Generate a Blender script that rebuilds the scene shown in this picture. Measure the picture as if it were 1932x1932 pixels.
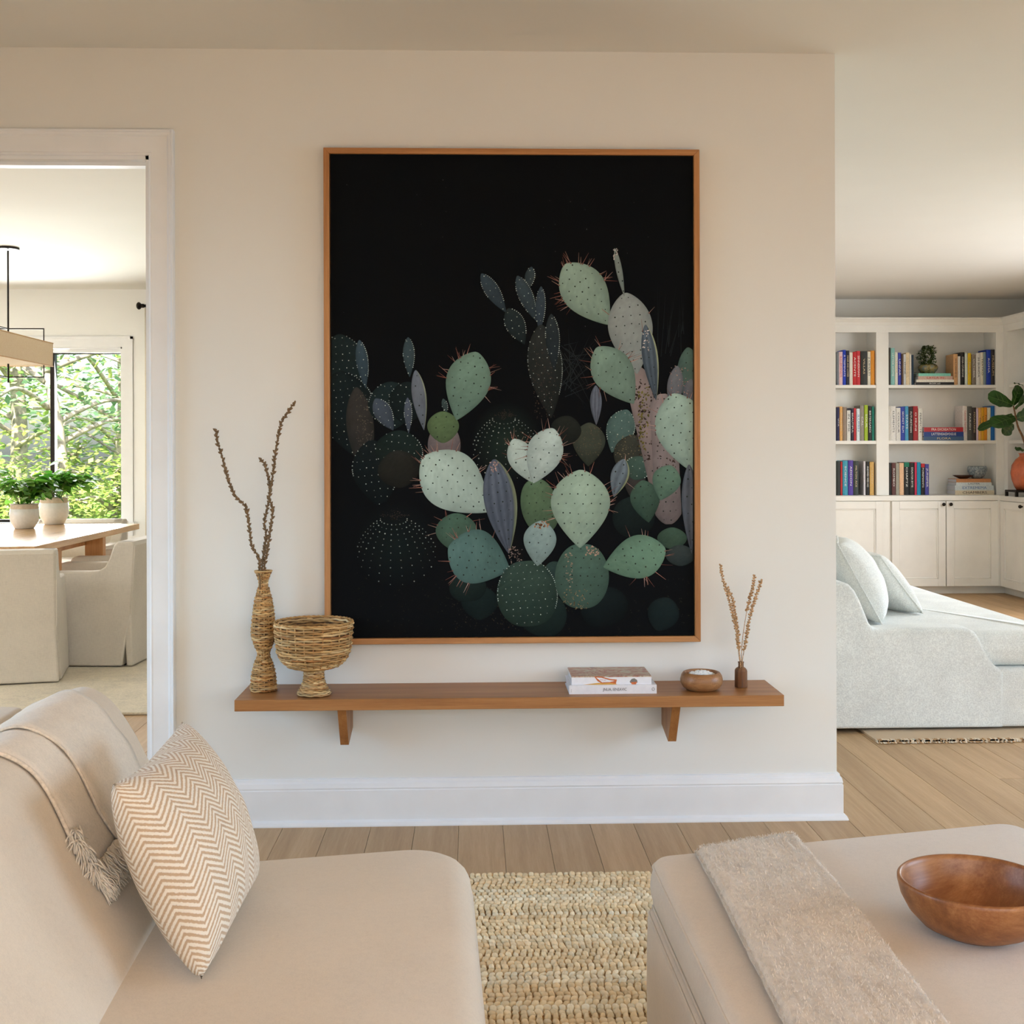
import bpy, bmesh, math, random
import numpy as np
from mathutils import Matrix, Vector, Euler
random.seed(7); rng = np.random.default_rng(7)
for o in list(bpy.data.objects): bpy.data.objects.remove(o)
SC = bpy.context.scene
COL = SC.collection
PI = math.pi
R = math.radians

# ------------------------------------------------------------------ camera
F = 2250.0; CX = CY = 966.0; HOR = 850.0
CAM = Vector((0.0, -3.85, 1.2)); YAW = R(-1.85); ROLL = R(-0.16)
CR = Matrix.Rotation(YAW, 3, 'Z') @ Matrix.Rotation(R(90), 3, 'X') @ Matrix.Rotation(ROLL, 3, 'Z')
cd = bpy.data.cameras.new('camera'); cam = bpy.data.objects.new('camera', cd); COL.objects.link(cam)
cam.matrix_world = Matrix.Translation(CAM) @ CR.to_4x4()
cd.sensor_width = 36; cd.lens = F / 1932 * 36; cd.shift_y = (HOR - CY) / 1932
cd.clip_start = 0.05; cd.clip_end = 300
SC.camera = cam

# ------------------------------------------------------------------ view, world, daylight
SC.view_settings.view_transform = 'Standard'; SC.view_settings.look = 'None'
SC.view_settings.gamma = 1; SC.view_settings.use_curve_mapping = False
SC.view_settings.exposure = -0.08
cy = SC.cycles
cy.use_denoising = True; cy.max_bounces = 8; cy.diffuse_bounces = 4; cy.glossy_bounces = 2; cy.use_adaptive_sampling = True; cy.adaptive_threshold = 0.05; cy.adaptive_min_samples = 16; cy.transparent_max_bounces = 12
cy.sample_clamp_indirect = 6; cy.caustics_reflective = False; cy.caustics_refractive = False
W = bpy.data.worlds.new('sky'); SC.world = W; W.use_nodes = True
wt = W.node_tree; wt.nodes.clear()
wo = wt.nodes.new('ShaderNodeOutputWorld'); wb = wt.nodes.new('ShaderNodeBackground'); ws = wt.nodes.new('ShaderNodeTexSky')
ws.sky_type = 'NISHITA'; ws.sun_disc = False; ws.sun_elevation = R(48); ws.sun_rotation = R(150); ws.air_density = 1.0; ws.dust_density = 3.0
wb.inputs['Strength'].default_value = 0.5
wt.links.new(ws.outputs[0], wb.inputs[0]); wt.links.new(wb.outputs[0], wo.inputs[0])

def area(name, loc, target, sx, sy, power, color, spread=180):
    l = bpy.data.lights.new(name, 'AREA'); l.shape = 'RECTANGLE'; l.size = sx; l.size_y = sy
    l.energy = power; l.color = color; l.spread = R(spread)
    o = bpy.data.objects.new(name, l); COL.objects.link(o); o.location = loc
    d = Vector(target) - Vector(loc); o.rotation_euler = d.to_track_quat('-Z', 'Y').to_euler()
    return o
def sun(name, az, el, power, color, ang):
    l = bpy.data.lights.new(name, 'SUN'); l.energy = power; l.color = color; l.angle = R(ang)
    o = bpy.data.objects.new(name, l); COL.objects.link(o)
    d = Vector((math.sin(R(az)) * math.cos(R(el)), math.cos(R(az)) * math.cos(R(el)), math.sin(R(el))))
    o.rotation_euler = (-d).to_track_quat('-Z', 'Y').to_euler(); o.location = (0, 0, 20)
    return o
# area lamps stand in for sky light; dining side and library ones are added
SKYC = (0.38, 0.68, 1.0)
area('daylight_living_window_a', (-3.50, -1.8, 1.45), (-1.7, -1.5, 0.15), 2.4, 1.6, 36, SKYC, 110)
area('daylight_living_window_b', (5.05, -2.0, 1.45), (3.2, -1.6, 0.15), 2.8, 1.6, 56, SKYC, 110)
area('daylight_living_window_c', (0.7, -6.40, 1.2), (0.7, -4.6, 0.0), 6.0, 2.1, 12, SKYC, 110)
area('daylight_dining_window', (-3.25, 5.95, 1.4), (-3.1, 3.7, 0.7), 2.75, 1.4, 265, (0.96, 0.97, 1.0), 160)
area('added_dining_side_light', (-6.30, 1.8, 1.4), (-4.1, 1.8, 0.8), 2.4, 1.45, 50, (0.96, 0.97, 1.0), 160)  # added lamp at an unseen side opening, brightens the dining room
area('added_library_light', (5.05, 2.9, 1.5), (2.9, 3.0, 0.8), 2.4, 1.6, 94, (0.90, 0.95, 1.0), 160)  # added lamp at an unseen opening, lights the library and its sofa
sun('sun', 196, 55, 34.0, (1.0, 0.91, 0.76), 1.0)

# ------------------------------------------------------------------ pixel -> place helpers
def ray(px, py):
    v = Vector(((px - CX) / F, -(py - HOR) / F, -1.0))      # the lens shift moves the horizon row, not the centre column
    return CR @ v
def at_y(px, py, Y):
    d = ray(px, py); t = (Y - CAM.y) / d.y; return CAM + d * t
def at_z(px, py, Z):
    d = ray(px, py); t = (Z - CAM.z) / d.z; return CAM + d * t
def at_x(px, py, X):
    d = ray(px, py); t = (X - CAM.x) / d.x; return CAM + d * t
def dep(d): return CAM.y + d

# ------------------------------------------------------------------ materials
def lin(c):
    out = []
    for x in c[:3]:
        x = x / 255.0 if max(c[:3]) > 1.0 else x
        out.append(x / 12.92 if x <= 0.04045 else ((x + 0.055) / 1.055) ** 2.4)
    return tuple(out)
MATS = {}
class NT:
    def __init__(s, name):
        s.m = bpy.data.materials.new(name); s.m.use_nodes = True; s.t = s.m.node_tree
        s.b = s.t.nodes.get('Principled BSDF'); s.out = s.t.nodes.get('Material Output')
    def n(s, kind, **kw):
        nd = s.t.nodes.new('ShaderNode' + kind)
        for k, v in kw.items():
            if k in nd.inputs: nd.inputs[k].default_value = v
            else: setattr(nd, k, v)
        return nd
    def l(s, a, b): s.t.links.new(a, b)
    def coord(s, kind='Object', scale=(1, 1, 1), rot=(0, 0, 0), rnd=False):
        c = s.n('TexCoord'); mp = s.n('Mapping'); mp.inputs['Scale'].default_value = scale; mp.inputs['Rotation'].default_value = rot
        s.l(c.outputs[kind], mp.inputs['Vector'])
        if rnd:
            oi = s.n('ObjectInfo'); mm = s.n('Math', operation='MULTIPLY'); mm.inputs[1].default_value = 37.0
            s.l(oi.outputs['Random'], mm.inputs[0]); cx = s.n('CombineXYZ'); s.l(mm.outputs[0], cx.inputs[0]); s.l(mm.outputs[0], cx.inputs[2])
            s.l(cx.outputs[0], mp.inputs['Location'])
        return mp.outputs[0]
    def noise(s, vec, scale, detail=3, rough=0.55, dist=0.0):
        nn = s.n('TexNoise'); nn.inputs['Scale'].default_value = scale; nn.inputs['Detail'].default_value = detail
        nn.inputs['Roughness'].default_value = rough; nn.inputs['Distortion'].default_value = dist
        if vec is not None: s.l(vec, nn.inputs['Vector'])
        return nn.outputs['Fac']
    def ramp(s, fac, stops):
        r = s.n('ValToRGB'); e = r.color_ramp.elements
        while len(e) < len(stops): e.new(0.5)
        for i, (p, c) in enumerate(stops):
            e[i].position = p; e[i].color = (*lin(c), 1)
        s.l(fac, r.inputs[0]); return r.outputs[0]
    def math(s, op, a, b=None, c=None):
        m = s.n('Math', operation=op)
        for i, v in enumerate((a, b, c)):
            if v is None: continue
            if isinstance(v, (int, float)): m.inputs[i].default_value = v
            else: s.l(v, m.inputs[i])
        return m.outputs[0]
    def mix(s, fac, a, b, blend='MIX'):
        m = s.n('Mix', data_type='RGBA', blend_type=blend)
        if isinstance(fac, (int, float)): m.inputs[0].default_value = fac
        else: s.l(fac, m.inputs[0])
        for sock, v in ((m.inputs[6], a), (m.inputs[7], b)):
            if isinstance(v, tuple): sock.default_value = (*v[:3], 1)
            else: s.l(v, sock)
        return m.outputs[2]
    def bump(s, h, strength=0.3, dist=0.01):
        b = s.n('Bump'); b.inputs['Strength'].default_value = strength; b.inputs['Distance'].default_value = dist
        s.l(h, b.inputs['Height']); s.l(b.outputs[0], s.b.inputs['Normal'])
    def set(s, color=None, rough=0.6, spec=0.4, metal=0.0):
        if color is not None:
            if isinstance(color, tuple): s.b.inputs['Base Color'].default_value = (*lin(color), 1)
            else: s.l(color, s.b.inputs['Base Color'])
        s.b.inputs['Roughness'].default_value = rough; s.b.inputs['Specular IOR Level'].default_value = spec; s.b.inputs['Metallic'].default_value = metal
        return s.m

def plain(name, color, rough=0.6, spec=0.4, metal=0.0, var=0.04, scale=60, bump=0.0):
    if name in MATS: return MATS[name]
    t = NT(name); v = t.coord(); f = t.noise(v, scale)
    a = tuple(min(255, c * (1 - var)) for c in color); b = tuple(min(255, c * (1 + var)) for c in color)
    col = t.ramp(f, [(0.3, a), (0.7, b)])
    if bump: t.bump(f, bump, 0.002)
    MATS[name] = t.set(col, rough, spec, metal); return MATS[name]

def wall_paint(name, color):
    t = NT(name); v = t.coord(); f = t.noise(v, 220, 2); g = t.noise(v, 1.3, 2)
    col = t.ramp(g, [(0.3, tuple(c * 0.985 for c in color)), (0.7, color)])
    t.bump(f, 0.06, 0.001); MATS[name] = t.set(col, 0.75, 0.25); return t.m

def wood(name, c0, c1, c2, axis='X', rough=0.45, spec=0.4, fine=1.0, rnd=False, tone=0.0):
    t = NT(name); st = {'X': (1.0, 22, 22), 'Y': (22, 1.0, 22), 'Z': (22, 22, 1.0)}[axis]
    v = t.coord('Object', tuple(x * fine for x in st), rnd=rnd)
    f = t.noise(v, 1.1, 5, 0.6, 0.5); g = t.noise(v, 6.0, 5, 0.75, 0.15); h = t.noise(v, 22.0, 3, 0.7)
    k = t.math('ADD', t.math('MULTIPLY', f, 0.55), t.math('ADD', t.math('MULTIPLY', g, 0.30), t.math('MULTIPLY', h, 0.15)))
    col = t.ramp(k, [(0.34, c0), (0.5, c1), (0.66, c2)])
    if tone:
        oi = t.n('ObjectInfo'); hs = t.n('HueSaturation'); mr = t.n('MapRange'); mr.inputs[3].default_value = 1 - tone; mr.inputs[4].default_value = 1 + tone
        t.l(oi.outputs['Random'], mr.inputs[0]); t.l(mr.outputs[0], hs.inputs['Value']); t.l(col, hs.inputs['Color']); col = hs.outputs[0]
    t.bump(g, 0.10, 0.0008); MATS[name] = t.set(col, rough, spec); return t.m

def fabric(name, color, scale=900, bump=0.25, var=0.06, blotch=0.03, rough=0.95, sheen=0.2, weave=False, gw=0.3):
    t = NT(name); v = t.coord()
    f = t.noise(v, scale * 0.6, 3, 0.6); g = t.noise(v, scale * 0.13, 2); big = t.noise(v, 5, 2)
    h = t.math('ADD', t.math('MULTIPLY', f, 1 - gw), t.math('MULTIPLY', g, gw))
    if weave:
        wx = t.noise(t.coord('Object', (1, 1, .12)), scale * .8, 2); wz = t.noise(t.coord('Object', (.12, .12, 1)), scale * .8, 2)
        h = t.math('ADD', t.math('MULTIPLY', t.math('ADD', wx, wz), 0.35), t.math('MULTIPLY', h, 0.3))
    k = t.math('ADD', t.math('MULTIPLY', h, 0.7), t.math('MULTIPLY', big, 0.3))
    col = t.ramp(k, [(0.32, tuple(c * (1 - var - blotch) for c in color)), (0.5, color), (0.68, tuple(min(255, c * (1 + var)) for c in color))])
    t.bump(h, bump, 0.0015); m = t.set(col, rough, 0.12)
    t.b.inputs['Sheen Weight'].default_value = sheen; t.b.inputs['Sheen Roughness'].default_value = 0.6
    MATS[name] = m; return m

def vcol(name, rough=0.6, spec=0.3, bump=0.0, attr='col', scale=400):
    t = NT(name); a = t.n('VertexColor'); a.layer_name = attr
    c = a.outputs['Color']
    if bump:
        v = t.coord(); f = t.noise(v, scale, 2); t.bump(f, bump, 0.001)
    MATS[name] = t.set(c, rough, spec); return t.m

# ------------------------------------------------------------------ mesh builder
class MB:
    def __init__(s): s.v = []; s.f = []; s.c = []; s.uv = []; s.cur = None
    def add(s, vs, fs, col=None):
        o = len(s.v); s.v.extend([tuple(p) for p in vs]); s.f.extend([tuple(i + o for i in f) for f in fs])
        c = col if col is not None else (s.cur or (1, 1, 1))
        if c and isinstance(c[0], (tuple, list)): s.c.extend([tuple(x[:3]) for x in c])
        else: s.c.extend([tuple(c[:3])] * len(vs))
        return s
    def box(s, x0, x1, y0, y1, z0, z1, col=None):
        x0, x1 = min(x0, x1), max(x0, x1); y0, y1 = min(y0, y1), max(y0, y1); z0, z1 = min(z0, z1), max(z0, z1)
        vs = [(x0, y0, z0), (x1, y0, z0), (x1, y1, z0), (x0, y1, z0), (x0, y0, z1), (x1, y0, z1), (x1, y1, z1), (x0, y1, z1)]
        return s.add(vs, [(3, 2, 1, 0), (4, 5, 6, 7), (0, 1, 5, 4), (1, 2, 6, 5), (2, 3, 7, 6), (3, 0, 4, 7)], col)
    def prism(s, poly, a0, a1, axis='Y', col=None):
        # poly: 2-D points; axis Y: (x,z), axis X: (y,z), axis Z: (x,y)
        def P(p, a): return {'Y': (p[0], a, p[1]), 'X': (a, p[0], p[1]), 'Z': (p[0], p[1], a)}[axis]
        n = len(poly); vs = [P(p, a0) for p in poly] + [P(p, a1) for p in poly]
        fs = [tuple(range(n)), tuple(range(2 * n - 1, n - 1, -1))] + [(i, i + n, (i + 1) % n + n, (i + 1) % n) for i in range(n)]
        return s.add(vs, fs, col)
    def sweep(s, prof, path, col=None, closed_prof=True, caps=True):
        # prof: list of rings already in 3-D
        n = len(prof[0]); vs = [p for r in prof for p in r]; fs = []
        for i in range(len(prof) - 1):
            for j in range(n if closed_prof else n - 1):
                k = (j + 1) % n
                fs.append((i * n + j, i * n + k, (i + 1) * n + k, (i + 1) * n + j))
        if caps and closed_prof:
            fs.append(tuple(range(n - 1, -1, -1))); fs.append(tuple((len(prof) - 1) * n + j for j in range(n)))
        return s.add(vs, fs, col)
    def lathe(s, prof, c=(0, 0, 0), n=32, col=None, cap0=True, cap1=False, wob=None):
        vs = []; fs = []
        for r, h in prof:
            for j in range(n):
                a = 2 * PI * j / n; rr = r if wob is None else r * wob(a, h)
                vs.append((c[0] + rr * math.cos(a), c[1] + rr * math.sin(a), c[2] + h))
        for i in range(len(prof) - 1):
            for j in range(n):
                k = (j + 1) % n; fs.append((i * n + j, i * n + k, (i + 1) * n + k, (i + 1) * n + j))
        if cap0: fs.append(tuple(range(n - 1, -1, -1)))
        if cap1: fs.append(tuple((len(prof) - 1) * n + j for j in range(n)))
        return s.add(vs, fs, col)
    def tube(s, path, rad, n=8, col=None, caps=True, closed=False):
        path = [Vector(p) for p in path]; m = len(path); rs = rad if isinstance(rad, (list, tuple)) else [rad] * m
        rings = []; up = Vector((0, 0, 1)); prev = None
        for i, p in enumerate(path):
            if closed: t = path[(i + 1) % m] - path[i - 1]
            else: t = path[min(i + 1, m - 1)] - path[max(i - 1, 0)]
            t = t.normalized() if t.length > 1e-9 else Vector((0, 0, 1))
            if prev is None:
                a = t.cross(up)
                if a.length < 1e-3: a = t.cross(Vector((1, 0, 0)))
            else: a = prev - t * prev.dot(t)
            a.normalize(); b = t.cross(a); prev = a
            rings.append([p + (a * math.cos(2 * PI * j / n) + b * math.sin(2 * PI * j / n)) * rs[i] for j in range(n)])
        if closed: rings.append(rings[0])
        return s.sweep(rings, None, col, True, caps and not closed)
    def ell(s, c, r, nu=10, nv=6, col=None, rot=None):
        c = Vector(c); vs = []; fs = []
        def T(p):
            p = Vector(p)
            return c + (rot @ p if rot is not None else p)
        vs.append(T((0, 0, -r[2])))
        for i in range(1, nv):
            ph = -PI / 2 + PI * i / nv
            for j in range(nu):
                a = 2 * PI * j / nu
                vs.append(T((r[0] * math.cos(ph) * math.cos(a), r[1] * math.cos(ph) * math.sin(a), r[2] * math.sin(ph))))
        vs.append(T((0, 0, r[2]))); top = len(vs) - 1
        for j in range(nu): fs.append((0, 1 + (j + 1) % nu, 1 + j))
        for i in range(nv - 2):
            for j in range(nu):
                k = (j + 1) % nu; fs.append((1 + i * nu + j, 1 + i * nu + k, 1 + (i + 1) * nu + k, 1 + (i + 1) * nu + j))
        for j in range(nu): fs.append((1 + (nv - 2) * nu + j, 1 + (nv - 2) * nu + (j + 1) % nu, top))
        return s.add(vs, fs, col)
    def cyl(s, p0, p1, r, n=16, col=None): return s.tube([p0, p1], r, n, col)
    def mesh(s, name, mat, smooth=False, color=False):
        me = bpy.data.meshes.new(name); me.from_pydata(s.v, [], s.f)
        if mat: me.materials.append(mat)
        if smooth: me.shade_smooth()
        if color:
            ca = me.color_attributes.new('col', 'FLOAT_COLOR', 'POINT')
            arr = np.ones((len(s.v), 4), dtype=np.float32); arr[:, :3] = np.array(s.c, dtype=np.float32)
            ca.data.foreach_set('color', arr.ravel())
        me.update(); return me
    def build(s, name, mat, parent=None, smooth=False, color=False, bevel=0.0, seg=2, sub=0, local=False, label=None, ang=35):
        me = s.mesh(name, mat, smooth, color)
        if parent is not None and not local:
            me.transform(TMAT[parent.name].inverted())
        o = bpy.data.objects.new(name, me); COL.objects.link(o)
        if parent is not None: o.parent = parent
        if bevel:
            b = o.modifiers.new('bevel', 'BEVEL'); b.width = bevel; b.segments = seg; b.limit_method = 'ANGLE'; b.angle_limit = R(ang)
            b.harden_normals = False
            if not smooth: me.shade_smooth(); mod_ang(me)
        if sub:
            m = o.modifiers.new('subsurf', 'SUBSURF'); m.levels = sub; m.render_levels = sub
        if label: o['label'] = label
        TMAT[o.name] = Matrix.Identity(4) if parent is None else (TMAT[parent.name] if True else None)
        return o
def mod_ang(me):
    try: me.set_sharp_from_angle(angle=R(40))
    except Exception: pass
TMAT = {}
def thing(name, label, cat, loc=(0, 0, 0), rotz=0.0, group=None, kind=None):
    o = bpy.data.objects.new(name, None); COL.objects.link(o); o.empty_display_size = 0.05
    o.location = loc; o.rotation_euler = (0, 0, rotz)
    TMAT[o.name] = Matrix.Translation(Vector(loc)) @ Matrix.Rotation(rotz, 4, 'Z')
    if kind: o['kind'] = kind
    tag(o, label, cat, group); return o
def tag(o, label=None, cat=None, group=None, kind=None):
    if label: o['label'] = label
    if cat: o['category'] = cat
    if group: o['group'] = group
    if kind: o['kind'] = kind
    return o
def struct(o, label=None):
    o['kind'] = 'structure'
    if label: o['label'] = label
    return o
def origin(o, p):
    """move a mesh object's origin to p without moving the mesh"""
    p = Vector(p); o.data.transform(Matrix.Translation(-p)); o.location = p
    TMAT[o.name] = Matrix.Translation(p); return o
def text_mesh(s, size):
    cu = bpy.data.curves.new('t', 'FONT'); cu.body = s; cu.size = size; cu.align_x = 'CENTER'; cu.align_y = 'CENTER'; cu.resolution_u = 2
    to = bpy.data.objects.new('t', cu); COL.objects.link(to)
    dg = bpy.context.evaluated_depsgraph_get(); me = bpy.data.meshes.new_from_object(to.evaluated_get(dg))
    bpy.data.objects.remove(to); bpy.data.curves.remove(cu); return me
# ================================================================== MATERIAL SET
M_wall = wall_paint('wall_paint', (238, 236, 230))
M_wallw = wall_paint('wall_paint_dining', (247, 246, 242))
M_ceil = wall_paint('ceiling_paint', (240, 237, 230))
M_trim = plain('trim_paint', (242, 242, 242), 0.4, 0.4, var=0.01, scale=8)
M_joinery = plain('joinery_paint', (242, 240, 233), 0.45, 0.4, var=0.012, scale=6)
M_floor = wood('floor_oak', (172, 140, 103), (188, 155, 116), (202, 171, 132), 'Y', 0.5, 0.35, 1.0, rnd=True, tone=0.08)
M_sub = plain('subfloor', (70, 50, 34), 0.9)
M_oakx = wood('oak_along', (138, 88, 46), (163, 109, 60), (181, 130, 77), 'X', 0.42, 0.45)
M_oakz = wood('oak_upright', (138, 88, 46), (163, 109, 60), (181, 130, 77), 'Z', 0.42, 0.45)
M_framex = wood('frame_oak_along', (150, 96, 52), (184, 128, 78), (204, 150, 98), 'X', 0.45, 0.35)
M_framez = wood('frame_oak_upright', (150, 96, 52), (184, 128, 78), (204, 150, 98), 'Z', 0.45, 0.35)
M_black = plain('blackened_metal', (38, 32, 28), 0.45, 0.5, 0.6)
M_glass = None

H = 2.49
XL, XR, YF = -3.3, 4.85, -6.2          # living room
YB = 5.73                                # dining far wall
YLIB = 6.28                              # library far wall
XE = at_y(1576.5, 700, 0).x              # free end of the main wall
XD = at_y(283.5, 700, 0).x               # door opening, right side
XD0 = XD - 1.35                          # door opening, left side
ZD = 2.145                               # door opening, head
TW = 0.12

# ------------------------------------------------------------------ floor and planks
fl = MB(); fl.box(-6.2, XR, YF, 6.4, -0.06, -0.022)
floor = struct(fl.build('floor', M_sub), 'wide oak plank floor'); origin(floor, (0, 0, -0.06))
pw = 0.14
def plank_mesh(L):
    b = 0.0008; g = 0.0005; m = MB(); w = pw / 2 - g; l = L / 2 - g
    vs = [(-w, -l, -0.022), (w, -l, -0.022), (w, l, -0.022), (-w, l, -0.022),
          (-w, -l, -b), (w, -l, -b), (w, l, -b), (-w, l, -b),
          (-w + b, -l + b, 0), (w - b, -l + b, 0), (w - b, l - b, 0), (-w + b, l - b, 0)]
    fs = [(8, 9, 10, 11)]
    for a, c in ((4, 8),):
        for i in range(4):
            j = (i + 1) % 4; fs.append((a + i, a + j, c + j, c + i)); fs.append((i, j, 4 + j, 4 + i))
    m.add(vs, fs); return m.mesh('plank', M_floor)
PL = {}
nrow = int((XR - XL) / pw) + 1
for i in range(nrow):
    x = 0.02 + (i - int(-XL / pw)) * pw
    y = YF - random.random() * 1.5
    while y < 6.3:
        L = random.choice((2.4, 2.7, 3.0))
        y0, y1 = max(y, YF), min(y + L, 6.4)
        if y1 - y0 > 0.05 and not (x < -2.6 and y1 < 0):
            Lr = round(y1 - y0, 3)
            if Lr not in PL: PL[Lr] = plank_mesh(Lr)
            o = bpy.data.objects.new('plank', PL[Lr]); COL.objects.link(o); o.parent = floor; o.location = (x, (y0 + y1) / 2, 0.06)
        y += L
rest = MB()                                # dining floor further in, away from the doorway
for i in range(22):
    x = 0.02 + (-int(-XL / pw) - 1 - i) * pw
    y = -0.2
    while y < 6.3:
        L = random.choice((2.4, 2.7, 3.0)); rest.box(x - pw / 2 + .0009, x + pw / 2 - .0009, y, min(y + L, 6.4) - .0018, -0.022, 0); y += L
tag(rest.build('planking', M_floor, floor), kind='stuff')

# ------------------------------------------------------------------ ceiling
c = MB(); c.box(-6.2, XR, YF, 6.4, H, H + 0.08); struct(c.build('ceiling', M_ceil), 'flat plaster ceiling')

# ------------------------------------------------------------------ walls
m = MB()
m.box(XD, XE, 0, TW, 0, H); m.box(XD0, XD, 0, TW, ZD, H); m.box(-6.2, XD0, 0, TW, 0, H)
struct(m.build('wall_center', M_wall), 'warm white plaster wall carrying the picture and shelf')
def holed(name, axis, a0, a1, t0, t1, holes, mat, label):
    """wall along x (axis='X') or y with window openings (lo, hi, z0, z1)"""
    m = MB(); cur = a0
    def bx(l, h, z0, z1):
        if h - l < 1e-4 or z1 - z0 < 1e-4: return
        if axis == 'X': m.box(l, h, t0, t1, z0, z1)
        else: m.box(t0, t1, l, h, z0, z1)
    for lo, hi, z0, z1 in sorted(holes):
        bx(cur, lo, 0, H); bx(lo, hi, 0, z0); bx(lo, hi, z1, H); cur = hi
    bx(cur, a1, 0, H)
    return struct(m.build(name, mat), label)
zw0 = at_y(150, 985, YB).z; zw1 = at_y(150, 655, YB).z
xw1 = at_y(231, 800, YB).x; xw0 = xw1 - 2.75
xc0 = at_y(281, 700, YB).x + 0.12
holed('wall_dining_back', 'X', -6.2, 0.75, YB, YB + 0.14, [(xw0, xw1, zw0, zw1), (xc0, xc0 + 0.9, zw0, zw1)], M_wallw, 'cream dining room wall with windows')
holed('wall_dining_left', 'Y', TW, YB, -6.2, -6.06, [(0.6, 3.0, 0.65, 2.1)], M_wallw, 'cream dining room wall')  # the side opening is added to let the extra lamp in
m = MB(); m.box(0.63, 0.75, TW, 6.3, 0, H); struct(m.build('wall_partition', M_wall), 'wall between dining room and library')
m = MB(); m.box(0.75, XR, YLIB, YLIB + 0.12, 0, H); struct(m.build('wall_library_back', M_wall), 'warm white wall behind the bookcase')
holed('wall_right', 'Y', YF, 6.4, XR, XR + 0.14, [(-3.4, -0.6, 0.65, 2.25), (1.7, 4.1, 0.7, 2.3)], M_wall, 'window wall')  # the second opening is added to let light into the library
holed('wall_left', 'Y', YF, 0, XL - 0.14, XL, [(-3.0, -0.6, 0.65, 2.25)], M_wall, 'window wall')
holed('wall_front', 'X', XL, XR, YF - 0.14, YF, [(-2.4, 3.8, 0.03, 2.3)], M_wall, 'wall with wide added opening for sun bounce')  # unseen opening, widened so a larger sun patch bounces warm light

# ------------------------------------------------------------------ baseboard (profiled, returns round the free end)
def base_rings(pts, prof):
    """pts: plan polyline with outward normals handled by mitre; prof: (out, z) closed list"""
    rings = []
    for i, p in enumerate(pts):
        p = Vector(p)
        d0 = (p - Vector(pts[i - 1])).normalized() if i > 0 else None
        d1 = (Vector(pts[i + 1]) - p).normalized() if i < len(pts) - 1 else None
        n = []
        for d in (d0, d1):
            if d is not None: n.append(Vector((d.y, -d.x)))
        if len(n) == 2:
            nn = (n[0] + n[1]); nn = nn / nn.length; nn = nn / nn.dot(n[0])
        else: nn = n[0]
        rings.append([(p.x + nn.x * o, p.y + nn.y * o, z) for o, z in prof])
    return rings
bb_h = 0.148
prof = [(0, 0), (0.03, 0), (0.03, 0.004), (0.026, 0.013), (0.018, 0.018), (0.017, 0.019), (0.017, bb_h - 0.036), (0.0145, bb_h - 0.033), (0.0165, bb_h - 0.028), (0.013, bb_h - 0.014), (0.0085, bb_h - 0.009), (0.0075, bb_h - 0.002), (0.005, bb_h), (0, bb_h)]
cas_w = at_y(331, 700, 0).x - XD
m = MB(); m.sweep(base_rings([(XD + cas_w, 0), (XE, 0), (XE, TW), (0.75, TW)], prof), None)
bb = struct(m.build('baseboard_center', M_trim), 'white moulded baseboard')
m = MB(); m.sweep(base_rings([(-3.3, 0), (XD0 - cas_w, 0)], prof), None); struct(m.build('baseboard_left', M_trim), 'white moulded baseboard')
m = MB(); m.sweep(base_rings([(-6.05, YB), (0.63, YB)], prof), None); struct(m.build('baseboard_back', M_trim), 'white moulded baseboard')

# ------------------------------------------------------------------ cased opening
cp = [(0, 0), (0, 0.012), (0.006, 0.016), (0.010, 0.014), (0.058, 0.014), (0.064, 0.02), (0.071, 0.0205), (0.074, 0.027), (0.078, 0.029), (cas_w - 0.004, 0.029), (cas_w, 0.024), (cas_w, 0)]
dr = thing('door_1', 'white cased opening into the dining room', 'doorway', ((XD + XD0) / 2, 0, 0), kind='structure')
def casing_leg(x, sgn, ysign, y):
    m = MB(); r = [[(x + sgn * u, y + ysign * v, 0) for u, v in cp], [(x + sgn * u, y + ysign * v, ZD + u) for u, v in cp]]
    m.sweep(r, None); m.build('casing', M_trim, dr)
def casing_head(ysign, y):
    m = MB(); r = [[(XD0 - u, y + ysign * v, ZD + u) for u, v in cp], [(XD + u, y + ysign * v, ZD + u) for u, v in cp]]
    m.sweep(r, None); m.build('casing', M_trim, dr)
for ys, yy in ((-1, 0.0), (1, TW)):
    casing_leg(XD, 1, ys, yy); casing_leg(XD0, -1, ys, yy); casing_head(ys, yy)
m = MB(); m.box(XD - 0.012, XD + 0.002, -0.004, TW + 0.004, 0, ZD); m.build('jamb', M_trim, dr)
m = MB(); m.box(XD0 - 0.002, XD0 + 0.012, -0.004, TW + 0.004, 0, ZD); m.build('jamb', M_trim, dr)
m = MB(); m.box(XD0, XD, -0.004, TW + 0.004, ZD - 0.012, ZD + 0.002); m.box(XD0, XD, 0.03, 0.06, ZD - 0.024, ZD - 0.011); m.build('head_jamb', M_trim, dr)

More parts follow.
